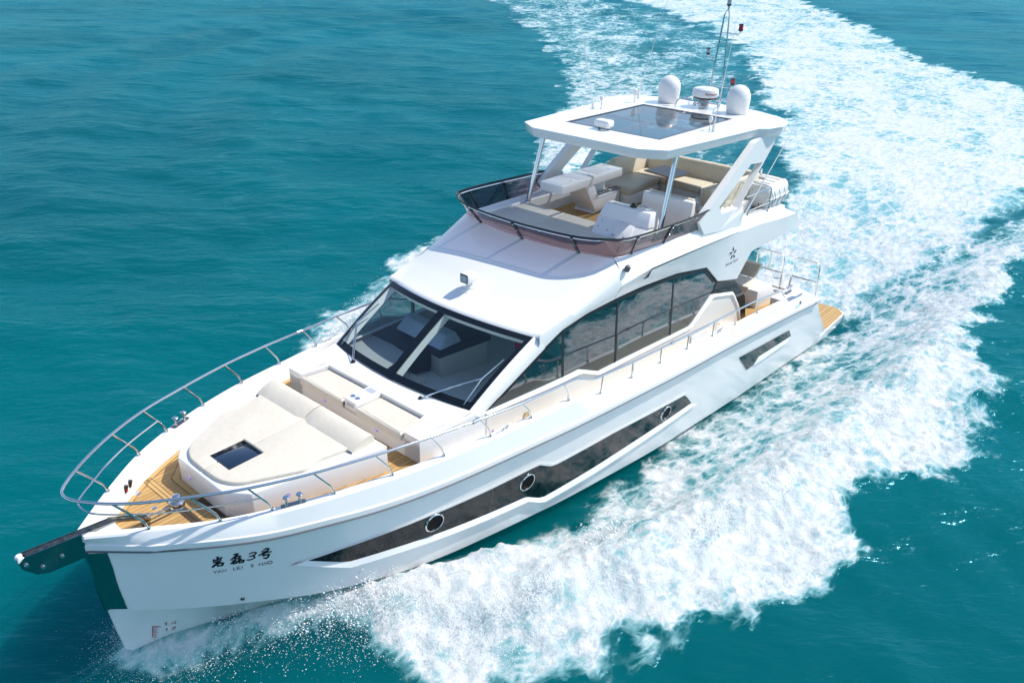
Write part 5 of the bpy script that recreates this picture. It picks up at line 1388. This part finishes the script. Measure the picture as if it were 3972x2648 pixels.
# top skin as a ring round the skylight opening
n = len(HO)
import itertools
def holed(z, flip=False, sh=1.0):
    bm = bmesh.new()
    ov = [bm.verts.new((x, y, z)) for x, y in HO]; iv = [bm.verts.new((x, y, z)) for x, y in SKL]
    es = [bm.edges.new((ov[i], ov[(i + 1) % n])) for i in range(n)] + [bm.edges.new((iv[i], iv[(i + 1) % 4])) for i in range(4)]
    r = bmesh.ops.triangle_fill(bm, use_beauty=True, use_dissolve=False, edges=es)
    bm.verts.ensure_lookup_table(); bm.verts.index_update()
    vs = [v.co[:] for v in bm.verts]; fs = [tuple(v.index for v in f.verts) for f in bm.faces]
    bm.free(); return vs, fs
v_, f_ = holed(3.46); ht.add(v_, f_)
v_, f_ = holed(3.27); ht.add([(x * .995 - .05 + .0, y * .97, z) if abs(y) > 1.2 else (x * .985 - .15 if x > -7 else x * .99 - .06, y, z) if (x, y) not in [(p[0], p[1]) for p in SKL] else (x, y, z) for x, y, z in v_], f_)
def low_(p):
    x, y = p
    if p in SKL: return (x, y, 3.27)
    return (x * .995 - .05, y * .97, 3.27) if abs(y) > 1.2 else ((x * .985 - .15, y, 3.27) if x > -7 else (x * .99 - .06, y, 3.27))
ht.grid([[(x, y, 3.46) for x, y in HO], [low_(p) for p in HO]], close=True)
ht.grid([[(x, y, 3.46) for x, y in SKL], [(x, y, 3.27) for x, y in SKL]], close=True)
hardtop = P('hardtop', ht, WHITE, smooth=20, bevel=.008)
sg = MB().add([(x, y, 3.452) for x, y in SKL], [(0, 1, 2, 3)])
P('skylight', sg, SKYGLASS, hardtop, smooth=0)
sf = MB()
for a, b_ in (((-8.66, -1.16), (-8.60, 1.16)), ((-10.12, -.03), (-7.14, .03))):
    sf.box(a[0], b_[0], a[1], b_[1], 3.37, 3.435)
P('skylight_bar', sf, GREYP, hardtop)
bdr = MB()
for a, b_, c, d in ((-7.155, -7.11, -1.185, 1.185), (-10.15, -10.11, -1.185, 1.185), (-10.11, -7.155, -1.185, -1.145), (-10.11, -7.155, 1.145, 1.185)): bdr.box(a, b_, c, d, 3.4605, 3.464)
P('skylight_border', bdr, GREYINK, hardtop, smooth=0)
for s in (1, -1):
    P('hardtop_post', MB().tube([(-6.54, s * 1.72, 1.60), (-7.03, s * 1.66, 3.30)], .052, 20).lathe([(.075, 0), (.075, .02), (.055, .05)], (-6.54, s * 1.72, 1.66), 20), STEEL)
# arches
def arch(s):
    m = MB()
    yi, yo = 2.02, 2.17
    outer = [(-7.68, 2.12), (-7.35, 1.90), (-7.62, 1.69), (-9.2, 1.44), (-9.32, 1.72), (-9.10, 2.02), (-10.55, 3.27), (-9.60, 3.27), (-9.35, 3.17)]
    hole = [(-8.14, 2.06), (-8.28, 1.89), (-8.88, 1.86), (-9.03, 1.86), (-9.90, 2.70), (-9.34, 2.76)]
    # build as four solid limbs
    q = lambda pts: m.prism(pts, 1, s * yi, s * yo)
    q([(-7.68, 2.12), (-7.35, 1.90), (-7.62, 1.60), (-8.28, 1.50), (-8.28, 1.89), (-8.14, 2.06)])
    q([(-8.28, 1.89), (-8.28, 1.50), (-9.30, 1.40), (-9.34, 1.70), (-9.16, 1.95), (-9.03, 1.86), (-8.88, 1.86)])
    q([(-7.68, 2.12), (-8.14, 2.06), (-9.34, 2.76), (-9.60, 3.08), (-9.40, 3.19)])
    q([(-9.40, 3.19), (-9.60, 3.08), (-9.34, 2.76), (-9.92, 2.70), (-10.62, 3.275), (-9.62, 3.275)])
    q([(-9.03, 1.86), (-9.16, 1.95), (-10.60, 3.275), (-9.92, 2.70)])
    return P('hardtop_arch', m, WHITE, smooth=20)
for s in (1, -1): arch(s)
# ---- gear on the hardtop
for s in (1, -1):
    P('satellite_dome', MB().lathe([(.235, 0), (.245, .02), (.262, .20), (.268, .34), (.255, .44), (.21, .53), (.13, .60), (.06, .625), (0, .63)], (-10.86, s * .925, 3.465), 36), PLASTIC, hardtop, smooth=60)
fr = MB()
for y in (-.58, .55):
    fr.tube(bent([(-10.62, y, 3.46), (-10.66, y * .95, 3.60), (-11.2, y * .6, 3.64), (-11.5, y * .5, 3.62)], .08), .016, 8)
    fr.tube(bent([(-11.45, y * 1.05, 3.46), (-11.45, y * .98, 3.62), (-11.0, y * .5, 3.63)], .08), .016, 8)
fr.tube([(-10.72, -.5, 3.61), (-10.72, .5, 3.61)], .016, 8); fr.tube([(-11.15, -.4, 3.625), (-11.15, .4, 3.625)], .016, 8)
fr.tube(bent([(-11.15, .30, 3.46), (-11.2, .30, 3.60), (-11.2, .30, 3.72)], .05), .016, 8)
P('radar_bracket', fr, STEEL, hardtop)
rd = P('radar', MB().lathe([(0, 0), (.28, .0), (.305, .02), (.315, .05), (.30, .16), (.285, .19), (.24, .205), (0, .215)], (-10.98, .0, 3.70), 40), PLASTIC, hardtop, smooth=50)
P('radar_base', MB().lathe([(.28, 0), (.285, .035), (.20, .04)], (-10.98, .0, 3.665), 32), BLACK, hardtop)
P('radar_motor', MB().box(-11.03, -10.88, -.10, .10, 3.48, 3.66), GREYP, hardtop, bevel=.02)
def cyl_text(txt, cap, ang0, z0, r, slope=0, spread=1.0):
    g = text_mesh(txt, cap / .70, lambda u, v: (u, v, 0))
    g.v = [(-10.98 + (r) * math.cos(ang0 + u * spread / r), r * math.sin(ang0 + u * spread / r), z0 + v) for u, v, _ in g.v]
    return g
P('radar_letters', cyl_text('Raymarine', .052, math.radians(28), 3.77, .315), BURG, hardtop, smooth=0, weld=False)
P('radar_letters', cyl_text('Q U A N T U M', .020, math.radians(-50), 3.80, .315), BLUEINK, hardtop, smooth=0, weld=False)
for y in (-.09, .03):
    P('air_horn', MB().lathe([(.012, -.30), (.014, -.1), (.022, -.02), (.042, .03), (.05, .04), (.04, .036), (0, -.05)], (-10.72, y, 3.55), 18, (1, 0, 0)), STEEL, hardtop)
# mast
mz = [(3.70, .30), (3.93, .30), (5.60, .225)]
lx = -11.2
mast = P('signal_mast', MB().tube(bent([(lx, .30, 3.47), (lx, .30, 3.93), (lx, .24, 5.55), (lx, .20, 5.64)], .06), .018, 10)
         .tube(bent([(lx, -.01, 3.93), (lx, .12, 5.55), (lx, .20, 5.64)], .06), .018, 10)
         .tube([(lx, .2, 5.62), (lx, .2, 5.70)], .02, 10).tube(bent([(lx, -.01, 3.95), (lx, .28, 3.93), (lx, .53, 3.93), (lx, .55, 4.0)], .05), .014, 8)
         .tube(bent([(lx, .06, 5.13), (lx, .54, 5.12), (lx, .57, 5.19)], .05), .013, 8).tube(bent([(lx, .03, 4.52), (lx, -.17, 4.55), (lx, -.18, 4.61)], .04), .012, 8), STEEL, smooth=60)
def lantern(y, z, mat, dark=False):
    l_ = P('navigation_light', MB().lathe([(0, 0), (.035, 0), (.05, .02), (.055, .03), (.055, .045)], (lx, y, z), 18), BLACK, mast)
    P('lantern_lens', MB().lathe([(.048, .042), (.048, .14)], (lx, y, z), 18), mat, mast)
    P('lantern_cap', MB().lathe([(.052, .138), (.052, .155), (.04, .162), (0, .163)], (lx, y, z), 18), BLACK, mast)
lantern(.57, 5.19, RED); lantern(.55, 4.0, RED); lantern(-.18, 4.61, CLEARL); lantern(.20, 5.70, CLEARL)
P('wind_vane', MB().tube([(lx, .2, 5.86), (lx, .2, 5.93)], .006, 6), BLACK, mast)
# GPS mushrooms, VHF whips, forward light
def mushroom(x, y, big=False):
    m = P('antenna_post', MB().lathe([(.03, 0), (.014, .01), (.012, .16)], (x, y, 3.463), 12), STEEL, hardtop)
    if big: P('antenna_cap', MB().lathe([(.03, .15), (.045, .16), (.06, .24), (.062, .30), (.05, .315), (0, .32)], (x, y, 3.463), 18), PLASTIC, hardtop)
    else: P('antenna_cap', MB().lathe([(.012, .15), (.03, .17), (.045, .22), (.045, .25), (.03, .28), (0, .29)], (x, y, 3.463), 18), PLASTIC, hardtop)
mushroom(-8.92, -1.55); mushroom(-10.2, -1.47, True); mushroom(-8.70, 1.42)
for x, y, tx_, ty_, tz_ in ((-8.75, -1.66, -8.2, -1.75, 5.35), (-10.75, -1.72, -10.3, -.85, 5.95), (-8.62, 1.55, -9.4, 1.35, 5.6)):
    P('whip_antenna', MB().tube([(x, y, 3.465), (x, y, 3.6)], .035, 10).tube([(x, y, 3.6), ((x + tx_) / 2, (y + ty_) / 2, (3.6 + tz_) / 2), (tx_, ty_, tz_)], [.012, .007, .003], 8), PLASTIC, hardtop)
P('backstay_whip', MB().tube([(-9.30, 2.23, 1.70), (-10.9, 2.38, 3.45)], [.016, .006], 8).tube([(-10.9, 2.38, 3.45), (-11.6, 2.45, 4.3)], [.006, .003], 6), PLASTIC, hardtop)
fh = P('forward_light', MB().box(-7.22, -6.98, -.36, .02, 3.50, 3.66), PLASTIC, hardtop, bevel=.05, seg=4)
P('forward_light_lens', MB().box(-6.985, -6.95, -.27, -.07, 3.53, 3.60), PLASTIC, hardtop, bevel=.012)
for y in (-.28, -.06): P('light_foot', MB().lathe([(.03, 0), (.02, .02), (.018, .05)], (-7.1, y, 3.46), 10), STEELD, hardtop)

# ================================================================== AFT FLYBRIDGE RAILS, LIFE RAFT
ra = MB()
for s in (1,):
    for pts in ([(-9.78, 2.06, 1.44), (-9.80, 2.06, 1.62), (-10.05, 2.06, 1.91)],): ra.tube(bent(pts, .06), .018, 10)
    ra.tube(bent([(-9.60, 2.06, 1.95), (-10.88, 2.06, 1.92), (-10.87, 1.50, 1.98)], .07), .018, 10)
    ra.tube([(-10.87, 2.06, 1.91), (-10.87, 2.05, 1.34)], .018, 10); ra.tube([(-9.88, 2.06, 1.59), (-10.87, 2.06, 1.57)], .012, 8)
    ra.tube([(-10.6, 1.30, 2.02), (-10.6, 1.32, 1.25)], .016, 8); ra.tube(bent([(-10.1, 1.95, 2.0), (-10.6, 1.30, 2.04), (-10.87, .9, 2.0)], .05), .016, 8)
P('flybridge_aft_rail', ra, STEEL)
sr = MB()
sr.tube(bent([(-9.78, -2.06, 1.44), (-9.80, -2.06, 1.62), (-10.05, -2.06, 1.91), (-11.3, -2.06, 1.92), (-11.4, -2.06, 1.36)], .08), .018, 10).tube([(-9.88, -2.06, 1.59), (-11.35, -2.06, 1.60)], .012, 8)
sr.tube(bent([(-11.86, -1.9, 1.25), (-11.86, -1.9, 1.85), (-11.86, 1.25, 1.85), (-11.86, 1.3, 1.25)], .1), .018, 10).tube(bent([(-11.75, 1.35, 1.25), (-11.75, 1.38, 1.75), (-11.6, 1.42, 2.02), (-11.45, 1.5, 2.15)], .08), .022, 10)
P('flybridge_aft_rail', sr, STEEL)

# ================================================================== COCKPIT
ck = MB()
ck.add([(-9.9, -2.50, -1.23), (-9.9, 2.50, -1.23), (-11.5, 2.49, -1.33), (-13.4, 2.30, -1.62), (-13.4, -2.30, -1.62), (-11.5, -2.49, -1.33)], [(0, 1, 2, 5), (5, 2, 3, 4)])
cock = P('cockpit_floor', ck, TEAK, smooth=0)
cf = MB()
for s in (1, -1):
    cf.grid([[(x, s * (Yg(x) - .09), Zg(x) - .02), (x, s * (Yg(x) - .12), -1.6)] for x in (-8.8, -10, -11, -12, -12.7)])
P('cockpit_side', cf, CREAMGEL)
# steps down to the platform, port side and starboard side
stp = MB()
for k, (x, z) in enumerate(((-13.55, -1.62), (-13.85, -1.95), (-14.15, -2.28), (-14.45, -2.6), (-14.75, -2.92))):
    stp.box(x, x - .36, -2.2 + .12 * k, 2.2 - .12 * k, -3.3, z)
P('transom_steps', stp, WHITE, bevel=.01)
# sofa across the cockpit
cs = MB()
cs.loft([(-11.28, 1.98, -1.45), (-12.62, 1.98, -1.50), (-12.62, -1.98, -1.50), (-11.28, -1.98, -1.45)], [(-11.30, 1.98, -.86), (-12.10, 1.98, -.90), (-12.10, -1.98, -.90), (-11.30, -1.98, -.86)])
csofa = P('cockpit_sofa', cs, WHITE, bevel=.02)
P('cockpit_seat_cushion', MB().loft([(-11.22, 1.72, -.94), (-11.22, -1.75, -.94), (-11.90, -1.75, -.86), (-11.90, 1.60, -.86)], [(-11.24, 1.74, -.80), (-11.24, -1.75, -.80), (-11.88, -1.75, -.78), (-11.88, 1.60, -.78)]), CREAM, csofa, bevel=.03, seg=3)
P('cockpit_backrest', MB().loft([(-12.0, 1.52, -.84), (-12.0, -1.6, -.84), (-12.12, -1.6, -.82), (-12.12, 1.52, -.82)], [(-12.16, 1.58, -.50), (-12.16, -1.6, -.46), (-12.32, -1.6, -.46), (-12.32, 1.58, -.50)]), CREAMD, csofa, bevel=.04, seg=4)
for y in (1.35, 0, -1.3): P('backrest_bracket', MB().tube([(-12.02, y, -.92), (-12.06, y, -.76)], .016, 8), STEELD, csofa)
# safety rails on the aft deck
def gate(y0, y1, x=-13.62, hook=False):
    m = MB(); zb = -1.60; zt = -.60
    m.tube(bent([(x, y0, zb), (x - .02, y0 + .03, zt), (x - .02, y1 - .03, zt - .0), (x, y1, zb)], .13, 6), .023, 10)
    m.tube([(x - .01, y0 + .02, -1.12), (x - .01, y1 - .02, -1.12)], .016, 8)
    g_ = P('stern_rail', m, GOLDST if False else STEEL)
    if hook:
        P('flag_bracket', MB().tube(bent([(x, (y0 + y1) / 2 - .0, zt), (x + .03, (y0 + y1) / 2 + .02, -.98), (x, (y0 + y1) / 2 - .16, -1.11)], .03), .016, 8).tube([(x + .03, (y0 + y1) / 2 + .02, -.98), (x, (y0 + y1) / 2 + .1, -1.11)], .014, 8), PLASTIC, g_)
        P('boat_hook_clip', MB().tube(smoothpath([(x, y0 + .52, -1.12), (x + .02, y0 + .60, -1.30), (x, y0 + .78, -1.28)], 4), .013, 8), STEEL, g_)
gate(.80, 1.60, hook=True); gate(1.85, 2.60)
gate(-1.60, -.80); gate(-2.60, -1.85)
# ---- swimming platform
pf = MB()
pts = [(-14.2, -2.40), (-14.2, 2.40), (-15.2, 2.50), (-17.12, 2.42), (-17.38, 2.16), (-17.38, -2.16), (-17.12, -2.42), (-15.2, -2.50)]
pf.loft([(x + .0, y * .97, -3.72 - (.0)) for x, y in pts], [(x, y, -3.235) for x, y in pts])
plat = P('swim_platform', pf, WHITE, bevel=.02)
P('platform_teak', MB().loft([(x + .05 * (x < -17), y * .985, -3.236) for x, y in pts], [(x + .05 * (x < -17), y * .985, -3.222) for x, y in pts]), TEAKW, plat, smooth=0)
P('platform_corner_guard', MB().grid([[(-17.10, 2.435, -3.25), (-17.40, 2.17, -3.25)], [(-17.02, 2.38, -3.60), (-17.34, 2.10, -3.62)]]), STEELM, plat)

# ================================================================== SALOON SEEN THROUGH THE GLASS
cabf = P('saloon_floor', MB().box(-8.8, -1.15, -1.95, 1.95, -1.42, -1.36), TABLE)
din = MB()
din.add([(-.98, -1.70, -.02), (-.86, 0, .02), (-.98, 1.70, -.02), (-1.30, 1.72, -.10), (-1.22, 0, -.10), (-1.36, -1.74, -.10)], [(0, 1, 4, 5), (1, 2, 3, 4)])
din.add([(-1.36, -1.80, -.10), (-1.25, -.55, -.10), (-1.95, -.72, -.10), (-2.10, -1.80, -.10)], [(0, 1, 2, 3)])
dash = P('dashboard', din, DASH, smooth=0)
P('dashboard_top', MB().box(-2.78, -2.02, -1.86, -.55, -.5, -.085), DARKW, bevel=.02)
P('chart_cabinet', MB().add([(-2.42, -.66, -.10), (-2.42, -.66, -1.36), (-2.32, -.22, -1.36), (-2.32, -.22, -.14), (-3.50, -.10, -.14), (-3.50, -.10, -1.36)], [(0, 1, 2, 3), (3, 2, 5, 4)]), TAUPE, smooth=0)
P('cabinet_top', MB().loft([(-2.28, -.20, -.14), (-3.55, -.05, -.14), (-3.7, -1.4, -.14), (-2.45, -1.4, -.14)], [(-2.28, -.20, -.02), (-3.55, -.05, -.02), (-3.7, -1.4, -.02), (-2.45, -1.4, -.02)]), DARKW, bevel=.01)
P('helm_pod', MB().hexa([(-2.42, -1.60, -.02), (-2.36, -.25, -.02), (-2.95, -.25, -.02), (-2.95, -1.72, -.02)], [(-2.66, -1.55, .20), (-2.62, -.38, .17), (-2.90, -.38, .17), (-2.90, -1.60, .20)]), PODM, bevel=.03)
P('cabinet_recess', MB().add([(-2.0, -.70, -.45), (-2.38, -.58, -.45), (-2.36, -.50, -1.0), (-2.0, -.62, -1.0)], [(0, 1, 2, 3)]), DARKW, smooth=0)
P('step_cushion', MB().box(-1.95, -1.55, -.62, -.22, -.55, -.45), CREAM, bevel=.03)
P('saloon_seat', MB().box(-3.9, -3.1, .95, 1.75, -1.36, -.45), CREAM, bevel=.06)
P('saloon_table', MB().box(-3.9, -3.05, .85, 1.45, -.22, -.16), PLASTIC, bevel=.02)
P('saloon_cushion', MB().box(-3.75, -3.55, .55, .95, -.20, .18), REDF, bevel=.06)
P('saloon_cushion', MB().box(-4.1, -3.75, 1.1, 1.6, -.1, .28), PLASTIC, bevel=.07)
P('galley_block', MB().box(-7.9, -5.2, -1.85, -1.0, -1.36, -.35), TAUPE, bevel=.02)
P('saloon_sofa', MB().box(-7.8, -5.0, .9, 1.8, -1.36, -.75).box(-7.8, -5.0, 1.6, 1.85, -.75, -.35), CREAM, bevel=.05)
P('saloon_ceiling', MB().add([(-2.75, -1.85, .83), (-2.4, 0, .90), (-2.75, 1.85, .83), (-4.8, 1.9, .93), (-4.8, -1.9, .93)], [(0, 1, 2, 3, 4)]).add([(-4.8, 1.9, .93), (-4.8, -1.9, .93), (-8.8, -1.9, .72), (-8.8, 1.9, .72)], [(0, 1, 2, 3)]), INTW, smooth=0)

# ================================================================== LIFE RAFT CANISTER, a thing of its own
raft = empty('life_raft_canister')
raft.matrix_world = YM @ Matrix.Translation((-11.42, 1.42, 1.30))
tag(raft, 'white life raft canister lashed on the flybridge aft deck behind the port arch', 'life raft')
def can(z0, z1, zc, flat):
    m = MB(); rows = []
    for i in range(9):
        t_ = i / 8; th = t_ * math.pi / 2
        r = .04 + .0
        k = math.sin(th); z = z0 + (z1 - z0) * k
        sh = 1 - .17 * (1 - math.cos(th))
        rows.append([(x * sh, y * sh, z) for x, y in rounded([(.56, -.62), (.56, .64), (-.56, .64), (-.56, -.62)], .14, 5)])
    m.grid(rows, close=True); m.add(rows[-1], [tuple(range(len(rows[-1])))])
    return m
P('canister_lid', can(.315, .62, 0, 0), PLASTIC, raft, smooth=50)
P('canister_base', can(.29, .06, 0, 0), PLASTIC, raft, smooth=50)
P('canister_flange', MB().loft([(x, y, .285) for x, y in rounded([(.585, -.645), (.585, .665), (-.585, .665), (-.585, -.645)], .15, 5)], [(x, y, .32) for x, y in rounded([(.585, -.645), (.585, .665), (-.585, .665), (-.585, -.645)], .15, 5)]), PLASTIC, raft, bevel=.006)
P('painter_port', MB().lathe([(.03, .004), (.034, .008), (.05, .006), (.052, 0)], (.545, .42, .17), 20, (1, 0, 0)), BLACK, raft)
for x in (-.42, -.22, .05, .30, .44):
    st = MB().tube(smoothpath([(x, .60, .10), (x, .675, .30), (x, .63, .45), (x, .54, .60), (x, .3, .635), (x, -.3, .635), (x, -.6, .5)], 5), .007, 6)
    P('lashing_strap', st, STEELD, raft)
tk_ = MB()
for a, b_ in ((-.25, .40), (0.0, .42), (.2, .40)):
    for k in range(4):
        tk_.add([(a + .035 * k, b_, .6245), (a + .035 * k + .018, b_, .6245), (a + .035 * k + .018, b_ + .035, .622), (a + .035 * k, b_ + .035, .622)], [(0, 1, 2, 3)])
P('canister_cradle', MB().tube([(-.45, .45, -.06), (-.45, .5, .10)], .02, 8).tube([(.45, .45, -.06), (.45, .5, .10)], .02, 8).box(-.5, .5, -.5, -.44, -.05, .08).box(-.5, .5, .38, .44, -.03, .08), STEEL, raft)
